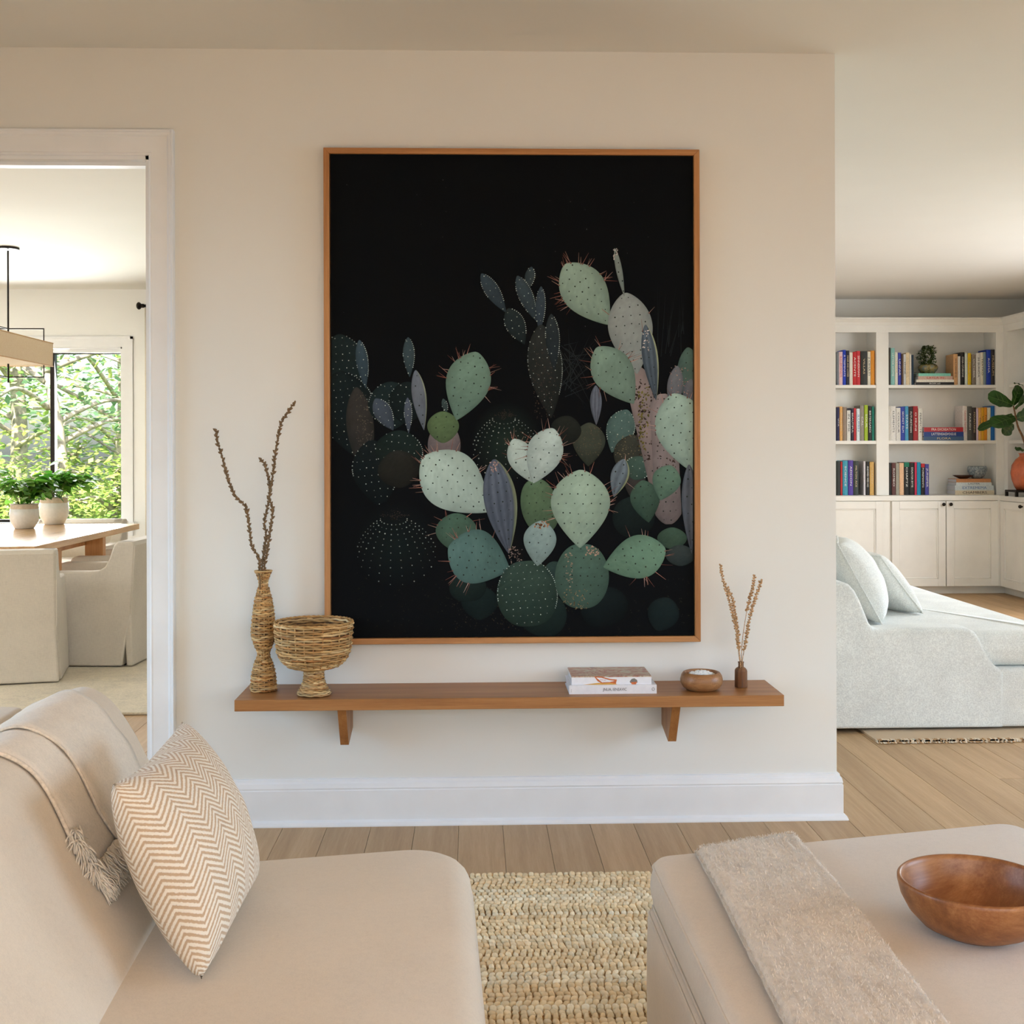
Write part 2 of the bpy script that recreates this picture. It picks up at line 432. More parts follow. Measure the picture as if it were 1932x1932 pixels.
# ------------------------------------------------------------------ dining window
t = NT('window_glass'); t.t.nodes.remove(t.b)
tr = t.n('BsdfTransparent'); gl = t.n('BsdfGlossy'); gl.inputs['Roughness'].default_value = 0.02; tr.inputs[0].default_value = (0.97, 0.985, 0.98, 1)
fr = t.n('Fresnel'); fr.inputs[0].default_value = 1.25; mx = t.n('MixShader')
t.l(fr.outputs[0], mx.inputs[0]); t.l(tr.outputs[0], mx.inputs[1]); t.l(gl.outputs[0], mx.inputs[2]); t.l(mx.outputs[0], t.out.inputs[0]); M_glass = t.m
def window(n, x0, x1, z0, z1, label, mull=None, bar=0.0):
    w = thing(f'window_{n}', label, 'window', ((x0 + x1) / 2, YB, z0), kind='structure')
    cw = 0.085
    for sx, a in ((-1, x0), (1, x1)):
        m = MB(); m.box(a, a + sx * cw, YB - 0.008, YB, z0 - 0.01, z1 + cw); m.box(a + sx * (cw - 0.02), a + sx * cw, YB - 0.011, YB, z0 - 0.01, z1 + cw); m.build('casing', M_trim, w)
    m = MB(); m.box(x0, x1, YB - 0.008, YB, z1, z1 + cw); m.box(x0 - cw, x1 + cw, YB - 0.011, YB, z1 + cw - 0.02, z1 + cw); m.build('head_casing', M_trim, w)
    m = MB(); m.box(x0 - cw - 0.02, x1 + cw + 0.02, YB - 0.06, YB + 0.07, z0 - 0.03, z0); m.box(x0 - cw, x1 + cw, YB - 0.02, YB, z0 - 0.11, z0 - 0.03); m.build('sill', M_trim, w)
    m = MB(); m.box(x0, x0 + 0.012, YB, YB + 0.14, z0, z1); m.box(x1 - 0.012, x1, YB, YB + 0.14, z0, z1); m.box(x0, x1, YB, YB + 0.14, z1 - 0.012, z1); m.build('reveal', M_trim, w)
    b = 0.028
    m = MB(); m.box(x0 + .012, x1 - .012, YB + .06, YB + .1, z1 - 0.012 - bar - 0.008, z1 - 0.012 - bar); m.box(x0 + .012, x1 - .012, YB + .06, YB + .1, z0, z0 + 0.02); m.box(x0 + .012, x0 + .03, YB + .06, YB + .1, z0, z1); m.build('frame', M_black, w)
    if bar:
        m = MB(); m.box(x0 + .012, x1 - .012, YB + 0.03, YB + 0.1, z1 - 0.012 - bar, z1 - 0.012); m.build('roller_blind', M_trim, w)
    xs = [x0 + .012] + (mull or []) + [x1 - .012]
    for q in (mull or []):
        m = MB(); m.box(q - 0.017, q + 0.017, YB + 0.05, YB + 0.11, z0, z1 - 0.012 - bar); m.build('mullion', M_black, w)
    for a, b2 in zip(xs[:-1], xs[1:]):
        m = MB(); m.box(a, b2, YB + 0.078, YB + 0.082, z0, z1 - 0.012 - bar); m.build('pane', M_glass, w)
    return w
xm = at_y(101.5, 800, YB + 0.08).x
window(1, xw0, xw1, zw0, zw1, 'wide dining room window with thin black mullions and white casing', [xm - (xw1 - xm) * 1.0, xm], 0.03)
window(2, xc0, xc0 + 0.9, zw0, zw1, 'narrow dining room window behind the curtain')
# ================================================================== SOFT SHAPES
def catmull(pts, n, closed=True):
    pts = [Vector(p) for p in pts]; m = len(pts); out = []
    rngi = range(m) if closed else range(m - 1)
    for i in rngi:
        if closed: p0, p1, p2, p3 = pts[i - 1], pts[i], pts[(i + 1) % m], pts[(i + 2) % m]
        else: p0, p1, p2, p3 = pts[max(i - 1, 0)], pts[i], pts[i + 1], pts[min(i + 2, m - 1)]
        for k in range(n):
            t = k / n
            out.append(0.5 * ((2 * p1) + (p2 - p0) * t + (2 * p0 - 5 * p1 + 4 * p2 - p3) * t * t + (3 * p1 - p0 - 3 * p2 + p3) * t ** 3))
    if not closed: out.append(pts[-1])
    return out
def round_poly(pts, r, n=8, edge=6):
    """counter-clockwise 2-D polygon with rounded corners, edges subdivided"""
    out = []; m = len(pts); rr = r if isinstance(r, (list, tuple)) else [r] * m; arcs = []
    for i in range(m):
        p = Vector(pts[i]); a = (Vector(pts[i - 1]) - p); b = (Vector(pts[(i + 1) % m]) - p)
        ua, ub = a.normalized(), b.normalized(); half = ua.angle(ub) / 2; d = min(rr[i] / math.tan(half), a.length * .48, b.length * .48); q = d * math.tan(half)
        cen = p + (ua + ub).normalized() * (q / math.sin(half)); s = p + ua * d; e = p + ub * d
        a0 = math.atan2(s.y - cen.y, s.x - cen.x); a1 = math.atan2(e.y - cen.y, e.x - cen.x); da = (a1 - a0 + PI) % (2 * PI) - PI
        arcs.append([Vector((cen.x + q * math.cos(a0 + da * k / n), cen.y + q * math.sin(a0 + da * k / n))) for k in range(n + 1)])
    for i in range(m):
        out += arcs[i]; s, e = arcs[i][-1], arcs[(i + 1) % m][0]
        for k in range(1, edge): out.append(s.lerp(e, k / edge))
    return out
def normals2(o):
    n = []
    for i in range(len(o)):
        d = (o[(i + 1) % len(o)] - o[i - 1]); d = d.normalized() if d.length > 1e-9 else Vector((1, 0)); n.append(Vector((d.y, -d.x)))
    return n
def pad(mb, o, w0, w1, rb, crown0, crown1, fr, seg=5, bulge=0.0, inner=6, piping=None):
    """extrude a closed ccw outline along w with rounded rims and crowned ends; fr maps (u, v, w) -> world"""
    nn = normals2(o); cen = sum(o, Vector((0, 0))) / len(o); rings = []
    def ring(ins, w): return [(p - q * ins, w) for p, q in zip(o, nn)]
    def cap(w, s, crown):
        base = [p - q * rb for p, q in zip(o, nn)]; R2 = []
        for k in range(1, inner + 1):
            t = k / inner; tt = 0.985 * t
            R2.append([(b.lerp(cen, tt), w + s * crown * (1 - (1 - t) ** 2.2)) for b in base])
        return R2
    if inner: rings += cap(w0, -1, crown0)[::-1]
    for k in range(seg, -1, -1):
        a = PI / 2 * k / seg; rings.append(ring(rb * (1 - math.cos(a)), w0 + rb - rb * math.sin(a)))
    for k in (1, 2, 3):
        t = k / 4; rings.append(ring(-bulge * math.sin(PI * t), w0 + rb + (w1 - w0 - 2 * rb) * t))
    for k in range(seg + 1):
        a = PI / 2 * k / seg; rings.append(ring(rb * (1 - math.cos(a)), w1 - rb + rb * math.sin(a)))
    if inner: rings += cap(w1, 1, crown1)
    mb.sweep([[fr(p.x, p.y, w) for p, w in r] for r in rings], None)
    return mb
def pillow(name, mat, cen, U, V, N, thick, parent=None, n=26, k=0.07, pw_=0.5, piping=None, pmat=None, sag=0.0):
    cen, U, V, N = Vector(cen), Vector(U), Vector(V), Vector(N)
    def arc(Ln):
        xs = [-1 + 2 * i / 400 for i in range(401)]; tt_ = [thick * max(0, 1 - x * x) ** (pw_) for x in xs]; acc = [0.0]
        for i in range(400): acc.append(acc[-1] + math.hypot((xs[i + 1] - xs[i]) * Ln, tt_[i + 1] - tt_[i]))
        return lambda u: acc[int(round((u + 1) * 200))] / acc[-1]
    au, av = arc(U.length), arc(V.length); vs = []; fs = []; uv = []; idx = {}
    for s in (1, -1):
        for i in range(n + 1):
            for j in range(n + 1):
                u, v = -1 + 2 * i / n, -1 + 2 * j / n; edge = i in (0, n) or j in (0, n)
                if s == -1 and edge: idx[(s, i, j)] = idx[(1, i, j)]; continue
                uu = u * (1 - k * (1 - v * v)); vv = v * (1 - k * (1 - u * u))
                t = thick * (max(0, (1 - u * u)) * max(0, (1 - v * v))) ** pw_
                t *= (1 - sag * v)
                wr = 0.004 * math.sin(9 * u + 3 * v) * math.sin(7 * v - 2 * u) * (1 - abs(u)) * (1 - abs(v))
                idx[(s, i, j)] = len(vs); vs.append(cen + U * uu + V * vv + N * (s * t + wr)); uv.append((au(u), av(v)))
        for i in range(n):
            for j in range(n):
                q = (idx[(s, i, j)], idx[(s, i + 1, j)], idx[(s, i + 1, j + 1)], idx[(s, i, j + 1)]); fs.append(q if s == 1 else q[::-1])
    m = MB(); m.add(vs, fs); o = m.build(name, mat, parent, smooth=True)
    ul = o.data.uv_layers.new(name='uv')
    li = np.zeros(len(o.data.loops), dtype=np.int32); o.data.loops.foreach_get('vertex_index', li)
    ul.data.foreach_set('uv', np.array(uv, dtype=np.float32)[li].ravel())
    rim = [vs[idx[(1, i, 0)]] for i in range(n)] + [vs[idx[(1, n, j)]] for j in range(n)] + [vs[idx[(1, i, n)]] for i in range(n, 0, -1)] + [vs[idx[(1, 0, j)]] for j in range(n, 0, -1)]
    return o, rim

from mathutils import noise as mnoise
M_sofa = fabric('sofa_cotton', (220, 207, 189), 700, 0.12, 0.03, 0.015)
M_otto = fabric('ottoman_cotton', (222, 210, 196), 700, 0.12, 0.03, 0.015)
M_throw = fabric('throw_wool', (228, 216, 200), 420, 0.3, 0.05, 0.02)
M_fringe = fabric('fringe_wool', (214, 200, 182), 260, 0.3, 0.12, 0.04)

# ================================================================== PICTURE
YA = -0.045; YC = -0.034
FL, FT = at_y(611, 700, YA).x, at_y(966, 280.0, YA).z
FR_, FB = at_y(1321, 700, YA).x, at_y(966, 1214.0, YA).z
CL, CT = at_y(625, 700, YC).x, at_y(966, 291.5, YC).z
CR_, CB = at_y(1308, 700, YC).x, at_y(966, 1201.0, YC).z
pic = thing('framed_picture', 'large framed print of pale prickly pear cacti on black in thin oak frame', 'picture', ((FL + FR_) / 2, 0, FB))
fw = 0.0185
def bar(x0, x1, z0, z1, mat, poly):
    m = MB(); m.prism(poly, -0.001, YA, 'Y'); m.build('frame_bar', mat, pic, bevel=0.0015)
bar(0, 0, 0, 0, M_framex, [(FL, FT), (FL + fw, FT - fw), (FR_ - fw, FT - fw), (FR_, FT)])
bar(0, 0, 0, 0, M_framex, [(FL, FB), (FR_, FB), (FR_ - fw, FB + fw), (FL + fw, FB + fw)])
bar(0, 0, 0, 0, M_framez, [(FL, FB), (FL + fw, FB + fw), (FL + fw, FT - fw), (FL, FT)])
bar(0, 0, 0, 0, M_framez, [(FR_, FB), (FR_, FT), (FR_ - fw, FT - fw), (FR_ - fw, FB + fw)])
m = MB(); m.box(FL + fw * .6, FR_ - fw * .6, -0.004, -0.018, FB + fw * .6, FT - fw * .6); m.build('backing', wood('frame_inner', (84, 48, 24), (104, 62, 32), (120, 74, 40), 'X'), pic)
M_print = vcol('printed_canvas', 0.85, 0.12, 0.05, scale=900)
cv = MB(); black = lin((11, 12, 14)); cv.box(CL, CR_, -0.012, YC, CB, CT, black)
canvas = cv.build('canvas', M_print, pic, color=True)
pr = MB(); LAY = [0]
def cpt(px, py, d=0.0):
    p = at_y(min(max(px, 625.6), 1307.4), min(max(py, 292), 1200), YC - 0.0004 - d); return (min(max(p.x, CL), CR_), p.y, min(max(p.z, CB), CT))
def shade(c, k): return tuple(max(0.0, x * k) for x in c)
prr = random.Random(3)
def pad2(bx, by, tx, ty, w, col, dots=None, spines=0, edge=None, ribs=0, dark=0.55, flat=0.0, lit=1.08):
    """one printed cactus pad from its base to its tip (photo pixels), egg-shaped; dots 'd' dark, 'w' white"""
    LAY[0] += 1; d = LAY[0] * 1.1e-5; gm = sum(col) / 3; col = lin(tuple(min(255, (gm + (c - gm) * .82) * k_) for c, k_ in zip(col, (.95, .98, 1.0))))
    ax = Vector((tx - bx, ty - by)); L = ax.length; u = ax / L; nrm = Vector((-u.y, u.x)); c0 = Vector((bx, by)); N = 40
    ratio = L / max(w, 1e-6); ex = 1.30 if ratio > 1.15 else (1.12 if ratio > .9 else 1.0); ro = 0.66 if ratio > 1.15 else 0.55
    def half(t):
        t = min(1, max(0, t))
        if flat > .9: return w / 2 * min(1.0, (math.sin(PI * t) * 4) ** .5)      # stalk
        if flat > 0: return w / 2 * math.sin(PI * t ** 0.95) ** 0.38                # blunt, broad pad
        return w / 2 * math.sin(PI * t ** ex) ** ro
    vs = []; cs = []; fs = []; K = 17
    for i in range(N + 1):
        t = 0.5 - 0.5 * math.cos(PI * i / N); t = 0.004 + 0.992 * t; h = half(t)
        for k in range(K):
            s = -1 + 2 * k / (K - 1); p = c0 + u * (L * t) + nrm * (h * s)
            g = dark + (lit - dark) * min(1, 0.25 + 0.9 * t); g *= 1 - 0.30 * abs(s) ** 3; g *= 1 + 0.16 * mnoise.noise(Vector((p.x * .035, p.y * .035, bx))) + 0.12 * mnoise.noise(Vector((p.x * .16, p.y * .16, by))) + prr.uniform(-.05, .05)
            if ribs: g *= 0.86 + 0.2 * math.sin((s * ribs + 0.15 * math.sin(t * 6)) * PI)
            cc = shade(col, g)
            if edge and s > 0.8: cc = shade(lin(edge), g * 1.05)
            vs.append(cpt(p.x, p.y, d)); cs.append(cc)
    for i in range(N):
        for k in range(K - 1): fs.append((i * K + k, i * K + k + 1, (i + 1) * K + k + 1, (i + 1) * K + k))
    pr.add(vs, fs, cs)
    def dot(p, r, c):
        q = [cpt(p.x + r * math.cos(a), p.y + r * math.sin(a), d + 5e-6) for a in (0, PI / 3, 2 * PI / 3, PI, 4 * PI / 3, 5 * PI / 3)]; pr.add(q, [tuple(range(6))], c)
    if dots:
        sp = 16.5 if dots == 'd' else 13.5; nt = max(2, int(L / sp))
        for i in range(nt):
            t = (i + 0.6) / (nt + 0.2); h = half(t); nk = max(1, int(2 * h / sp))
            for k in range(nk):
                s = (k + 0.5 + (0.5 if i % 2 else 0) * .8) / (nk + 0.4) * 2 - 1
                p = c0 + u * (L * t) + nrm * (h * s * .9); p += Vector((prr.uniform(-1.5, 1.5), prr.uniform(-1.5, 1.5)))
                dot(p, prr.uniform(0.9, 1.7) if dots == 'd' else prr.uniform(0.6, 1.15), lin((40, 46, 40)) if dots == 'd' else shade(lin((205, 215, 205)), prr.uniform(.35, 1)))
        if dots == 'w':
            for i in range(int(L / 5)):
                t = 0.25 + 0.74 * i / (L / 5); h = half(t)
                for s in ((-1, 1) if prr.random() < .4 else (1,)):
                    dot(c0 + u * (L * t) + nrm * h * s * .97, prr.uniform(.8, 1.2), shade(lin((200, 212, 205)), prr.uniform(.4, 1)))
    for k in range(spines):
        t = 1 - 0.62 * prr.random() ** 1.6; sd_ = prr.choice((-1, 1)); p = c0 + u * (L * t * .99) + nrm * (half(t) * sd_)
        cen_ = c0 + u * L * .62; dirv = (p - cen_).normalized() + Vector((prr.uniform(-.45, .45), prr.uniform(-.55, .15))); dirv.normalize()
        for _ in range(prr.choice((1, 1, 2))):
            d2 = (dirv + Vector((prr.uniform(-.3, .3), prr.uniform(-.3, .3)))).normalized(); ln = prr.uniform(9, 25); sw_ = Vector((-d2.y, d2.x)) * prr.uniform(.4, .62); e = p + d2 * ln
            c = shade(lin(prr.choice(((186, 132, 118), (158, 104, 92), (206, 172, 160), (132, 84, 72), (176, 146, 132)))), prr.uniform(.45, .95))
            pr.add([cpt(*(p + sw_), d + 8e-6), cpt(*(p - sw_), d + 8e-6), cpt(*(e - sw_ * .3), d + 8e-6), cpt(*(e + sw_ * .3), d + 8e-6)], [(0, 1, 2, 3)], c)
        if prr.random() < .4: dot(p, 1.6, lin((110, 78, 68)))
def speck(n, x0, x1, y0, y1, c, r=(0.6, 1.4), jit=.6):
    LAY[0] += 1; d = LAY[0] * 1.1e-5
    for _ in range(n):
        x, y, q = prr.uniform(x0, x1), prr.uniform(y0, y1), prr.uniform(*r); q2 = q * prr.uniform(1, 2.5); a = prr.uniform(0, PI)
        ca, sa = math.cos(a), math.sin(a)
        pr.add([cpt(x + q2 * ca, y + q2 * sa, d), cpt(x - q * sa, y + q * ca, d), cpt(x - q2 * ca, y - q2 * sa, d), cpt(x + q * sa, y - q * ca, d)], [(0, 1, 2, 3)], shade(lin(c), prr.uniform(1 - jit, 1)))
def barrel(cx, cy, rx, ry, col, rows, br):
    LAY[0] += 1; d = LAY[0] * 1.1e-5; c = lin(col); N = 30
    vs = [cpt(cx, cy, d)] + [cpt(cx + rx * math.cos(2 * PI * k / N), cy + ry * math.sin(2 * PI * k / N), d) for k in range(N)]
    pr.add(vs, [(0, k + 1, (k + 1) % N + 1) for k in range(N)], [c] + [black] * N)
    top = Vector((cx - rx * .1, cy - ry * .7))
    for k in range(rows):
        a = -0.15 + (PI + 0.3) * k / (rows - 1)
        e = Vector((cx + rx * .95 * math.cos(PI - a), cy + ry * (.15 + .75 * math.sin(a))))
        ctl = Vector((e.x * .75 + top.x * .25, top.y + (e.y - top.y) * .25))
        for i in range(3, 13):
            t = i / 12; p = top * (1 - t) ** 2 + ctl * 2 * t * (1 - t) + e * t * t; r = prr.uniform(.7, 1.5)
            q = [cpt(p.x + r * math.cos(b), p.y + r * math.sin(b), d + 6e-6) for b in (0, PI / 2, PI, 3 * PI / 2)]; pr.add(q, [(0, 1, 2, 3)], shade(lin((205, 215, 205)), br * prr.uniform(.3, 1) * (1.2 - .5 * t)))
    [speck(4, cx - rx * .45 * q_, cx + rx * .35 * q_, cy - ry * (.66 + .2 * (1 - q_)), cy - ry * (.66 - .16 * (1 - q_)), (78, 62, 56), (0.35, 0.65)) for q_ in [prr.random() ** .6 for _ in range(26)]]
def blade(x0, y0, x1, y1, c, w=1.2):
    LAY[0] += 1; d = LAY[0] * 1.1e-5; a = Vector((x0, y0)); b = Vector((x1, y1)); n = (b - a).normalized(); n = Vector((-n.y, n.x)) * w
    pr.add([cpt(*(a + n), d), cpt(*(a - n), d), cpt(*b, d)], [(0, 1, 2)], lin(c))
speck(28, 640, 1290, 330, 640, (90, 92, 95), (0.4, 0.8))
speck(300, 630, 1300, 1080, 1200, (40, 40, 32), (0.5, 1.4)); speck(160, 850, 1000, 1100, 1190, (52, 46, 36), (0.5, 1.3))
for _ in range(26): blade(1060 + prr.uniform(-6, 20), 690 + prr.uniform(-40, 60), 1110 + prr.uniform(-40, 50), 700 + prr.uniform(-90, 90), (38, 42, 44), .8)
for _ in range(16): x = prr.uniform(1240, 1300); blade(x, prr.uniform(620, 680), x + prr.uniform(-10, 24), prr.uniform(520, 610), (30, 34, 36), .8)
# far, dark ones first
pad2(650, 790, 640, 630, 104, (30, 42, 42), 'w'); pad2(668, 860, 640, 700, 110, (24, 34, 35), 'w'); pad2(690, 905, 672, 730, 52, (58, 54, 50), dark=.4); speck(130, 672, 704, 745, 860, (110, 98, 86), (.5, 1.1))
pad2(690, 733, 678, 641, 23, (60, 80, 92), 'w'); pad2(720, 960, 700, 830, 90, (22, 30, 31), 'w', dark=.3)
pad2(742, 810, 735, 720, 88, (32, 45, 45), 'w'); pad2(765, 800, 770, 720, 70, (26, 36, 36), 'w'); pad2(742, 812, 708, 752, 34, (72, 82, 96), 'w'); pad2(748, 890, 758, 812, 92, (30, 42, 38), 'w'); pad2(760, 920, 745, 850, 80, (44, 42, 36), None, dark=.3)
pad2(773, 712, 770, 636, 22, (62, 80, 86), 'w'); pad2(771, 818, 769, 750, 15, (84, 92, 108), 'w')
pad2(800, 812, 784, 698, 27, (112, 118, 130), 'd', edge=(150, 158, 138)); pad2(843, 780, 836, 752, 11, (60, 78, 78), 'w')
pad2(955, 590, 908, 516, 28, (58, 72, 82), 'w'); pad2(990, 650, 958, 582, 38, (40, 50, 52), 'w'); pad2(995, 548, 1003, 503, 19, (56, 70, 76), 'w'); pad2(1012, 606, 976, 520, 28, (58, 72, 80), 'w'); pad2(1018, 628, 1021, 540, 19, (58, 72, 84), 'w')
pad2(1040, 790, 1020, 612, 66, (48, 50, 47), 'w', dark=.3); speck(160, 1005, 1050, 650, 790, (86, 72, 62), (.4, .9)); pad2(1046, 700, 1040, 592, 27, (46, 54, 58), 'w')
barrel(955, 835, 66, 78, (34, 46, 40), 11, .9); barrel(748, 1028, 78, 84, (20, 28, 27), 12, .75)
pad2(1240, 1190, 1262, 1128, 60, (26, 38, 38)); pad2(905, 1170, 905, 1105, 70, (24, 36, 34)); pad2(1010, 1198, 1040, 1120, 90, (30, 44, 40), flat=.5, dark=.3); pad2(1150, 1180, 1130, 1110, 90, (22, 30, 30), flat=.5, dark=.3); pad2(1210, 1010, 1180, 940, 80, (26, 36, 34), flat=.5, dark=.3); pad2(1060, 1120, 1040, 1060, 56, (46, 66, 60))
pad2(1110, 880, 1112, 797, 62, (70, 74, 60), None, dark=.35); speck(120, 1085, 1135, 805, 860, (104, 92, 74), (.4, .9)); pad2(1060, 840, 1075, 785, 58, (40, 42, 36), dark=.4)
pad2(1125, 802, 1124, 727, 22, (110, 116, 132), None, ribs=3); pad2(1154, 854, 1184, 773, 54, (82, 110, 104), 'w')
pad2(1180, 905, 1195, 820, 62, (62, 62, 52), dark=.4); speck(150, 1160, 1225, 820, 900, (140, 124, 96), (.4, .9)); pad2(1195, 945, 1200, 880, 40, (66, 60, 56), dark=.4); pad2(1195, 905, 1212, 862, 50, (66, 92, 80), 'w')
# tall right group
pad2(1252, 930, 1196, 690, 46, (146, 126, 122), 'd', dark=.5, flat=1); speck(90, 1200, 1240, 720, 870, (70, 56, 50), (.8, 2.2)); speck(60, 1205, 1225, 730, 850, (120, 112, 60), (1, 2.5)); pad2(1262, 990, 1250, 742, 50, (146, 128, 126), 'd', dark=.3, flat=1); speck(80, 1236, 1276, 770, 900, (84, 68, 62), (.6, 1.6))
pad2(1310, 780, 1298, 655, 50, (78, 104, 94), 'd'); pad2(1268, 780, 1278, 690, 30, (112, 112, 118), None); pad2(1300, 770, 1304, 715, 28, (100, 102, 110), None); speck(40, 1262, 1300, 690, 750, (170, 140, 130), (.6, 1.2))
pad2(1149, 613, 1066, 498, 86, (150, 176, 156), 'd', 30, edge=None); pad2(1202, 706, 1180, 552, 84, (152, 158, 154), 'd', 3, edge=None, dark=.75); pad2(1178, 560, 1160, 468, 12, (140, 150, 142), 'd'); speck(14, 1157, 1166, 468, 490, (220, 212, 206), (.8, 1.6))
pad2(1196, 762, 1126, 655, 78, (124, 152, 134), 'd', 14); pad2(1238, 756, 1218, 612, 30, (92, 106, 120), 'd', 2, ribs=3, edge=(160, 170, 140)); speck(14, 1213, 1224, 616, 660, (224, 214, 210), (.8, 1.6))
pad2(1306, 890, 1270, 742, 98, (164, 190, 172), 'd', 10, lit=1.0)
# left and middle pale pads
pad2(838, 878, 838, 800, 62, (128, 112, 112), None, dark=.4, flat=.5); pad2(836, 836, 836, 776, 60, (98, 122, 78), 'd'); pad2(861, 793, 900, 664, 84, (118, 150, 130), 'd', 18)
pad2(885, 1135, 880, 1080, 70, (30, 44, 40), dark=.3, flat=.5); pad2(862, 1040, 860, 968, 78, (74, 104, 84), 'd', 6); pad2(922, 966, 798, 862, 112, (182, 202, 186), 'd', 22); pad2(960, 1045, 932, 866, 62, (96, 104, 120), 'd', 0, ribs=4, edge=(150, 160, 130)); speck(20, 925, 940, 870, 890, (216, 180, 170), (.8, 1.8))
pad2(1030, 1005, 1006, 904, 70, (92, 118, 84), 'd', flat=.5, dark=.4); pad2(1004, 910, 968, 828, 50, (186, 202, 190), 'd', 16); pad2(1006, 912, 1044, 808, 68, (190, 206, 196), 'd', 20)
pad2(962, 1075, 846, 1032, 104, (86, 120, 112), 'd', 18); pad2(1000, 1182, 990, 1058, 116, (54, 74, 62), 'w', dark=.25, flat=.5)
pad2(1268, 1036, 1268, 995, 56, (62, 86, 68)); pad2(1284, 1068, 1284, 1028, 56, (54, 62, 60)); pad2(1305, 1045, 1300, 876, 32, (94, 98, 108), 'd', 0, ribs=2)
pad2(1224, 986, 1212, 906, 56, (68, 96, 78), 'd', 0, dark=.25); pad2(1246, 944, 1266, 878, 54, (98, 130, 108), 'd'); pad2(1158, 938, 1178, 866, 34, (112, 124, 134), 'd', 2, ribs=2, edge=(170, 180, 140))
pad2(1014, 1068, 1022, 982, 62, (142, 164, 158), 'd'); speck(30, 1008, 1036, 984, 996, (190, 130, 90), (.8, 1.8))
pad2(1096, 1148, 1100, 1026, 102, (76, 104, 88), 'd', flat=.4, dark=.5); speck(40, 1066, 1080, 1040, 1110, (170, 150, 130), (.6, 1.5)); speck(40, 1105, 1130, 1030, 1048, (196, 160, 140), (.6, 1.6))
pad2(1094, 1034, 1096, 886, 112, (166, 190, 164), 'd', 26, lit=1.0); pad2(1138, 1070, 1256, 1036, 82, (108, 144, 116), 'd', 14)
speck(60, 1064, 1110, 1110, 1150, (150, 130, 96), (.5, 1.4)); speck(50, 960, 985, 1030, 1065, (150, 130, 120), (.5, 1.4))
pr.build('print', M_print, canvas, color=True); COL.objects[-1] if False else None

# ================================================================== SHELF
ZS = 0.452; YS = -0.243
SX0 = at_z(438.5, 1325, ZS).x; SX1 = at_z(1481.5, 1313, ZS).x; ST = 0.034
shelf = thing('wall_shelf', 'long low oak wall shelf under the cactus picture', 'shelf', ((SX0 + SX1) / 2, 0, ZS - ST))
m = MB(); m.box(SX0, SX1, YS, 0.0, ZS - ST, ZS); m.build('board', M_oakx, shelf, bevel=0.0015)
def bracket(x0, x1):
    m = MB(); m.prism([(0, ZS - ST), (YS + 0.03, ZS - ST), (YS + 0.115, ZS - ST - 0.132), (-0.0, ZS - ST - 0.132 + 0.026)], x0, x1, 'X'); m.build('bracket', M_oakz, shelf, bevel=0.0012)
bxr = at_y(1268, 1370, YS + 0.035).x; bracket(bxr, bxr + 0.0265)
bxl = at_y(653, 1370, YS + 0.035).x; bracket(bxl - 0.0265, bxl)

# ------------------------------------------------------------------ woven vessels
M_straw = vcol('woven_rush', 0.62, 0.35, 0.3, scale=700)
STRAW = [lin(c) for c in ((196, 156, 100), (178, 132, 78), (208, 172, 118), (160, 108, 60), (188, 150, 100), (150, 112, 66), (214, 184, 136))]
def interp(prof, s):
    ls = [0]
    for a, b in zip(prof[:-1], prof[1:]): ls.append(ls[-1] + math.hypot(b[0] - a[0], b[1] - a[1]))
    T = s * ls[-1]
    for i in range(len(prof) - 1):
        if T <= ls[i + 1] or i == len(prof) - 2:
            t = (T - ls[i]) / max(1e-9, ls[i + 1] - ls[i]); return prof[i][0] + (prof[i + 1][0] - prof[i][0]) * t, prof[i][1] + (prof[i + 1][1] - prof[i][1]) * t
def woven(mb, prof, cen, rows, stakes, tr, amp, seed, steps=3):
    q = random.Random(seed); cx, cy_, cz = cen
    for j in range(rows):
        s = (j + 0.5) / rows; n = stakes * steps; path = []; ph = q.uniform(0, 6); cbase = q.choice(STRAW)
        for k in range(n):
            a = 2 * PI * k / n; r, h = interp(prof, min(1, max(0, s + 0.20 / rows * math.sin(2 * a + ph))))
            rr = r + amp * math.sin(stakes * a / 2 + PI * j) ; path.append((cx + rr * math.cos(a), cy_ + rr * math.sin(a), cz + h + tr * .35 * math.sin(stakes * a / 2 + PI * j + .8)))
        b = len(mb.v); mb.tube(path, tr * q.uniform(.85, 1.15), 5, cbase, closed=True)
        for i in range(b, len(mb.v)):
            k = (i - b) // 5; f = 0.80 + 0.50 * (0.5 + 0.5 * math.sin(k * .21 + ph * 5)); c = mb.c[i]; c2 = STRAW[(k // 14 + j * 3) % 7]; mb.c[i] = tuple((x * .4 + y * .6) * f for x, y in zip(c, c2))
def stakesv(mb, prof, cen, n, tr, off=0.0):
    for k in range(n):
        a = 2 * PI * k / n; pth = []
        for i in range(25):
            r, h = interp(prof, i / 24); pth.append((cen[0] + (r + off) * math.cos(a), cen[1] + (r + off) * math.sin(a), cen[2] + h))
        mb.tube(pth, tr, 5, random.choice(STRAW))
bc = at_z(594, 1308.5, ZS); bc.y = min(bc.y, -0.173)
bowlp = [(0.030, 0.080), (0.046, 0.083), (0.080, 0.092), (0.098, 0.109), (0.109, 0.134), (0.1135, 0.170), (0.1175, 0.222)]
footp = [(0.0505, 0.003), (0.0465, 0.012), (0.037, 0.027), (0.031, 0.042), (0.0285, 0.062), (0.0285, 0.082)]
bk = thing('pedestal_basket', 'wide woven rush bowl on a flared foot, on the oak shelf', 'basket', (bc.x, bc.y, ZS))
m = MB(); woven(m, bowlp, bc, 25, 26, 0.0036, 0.0034, 1, 4); stakesv(m, bowlp, bc, 26, 0.0026, .0002); m.build('bowl', M_straw, bk, smooth=True, color=True)
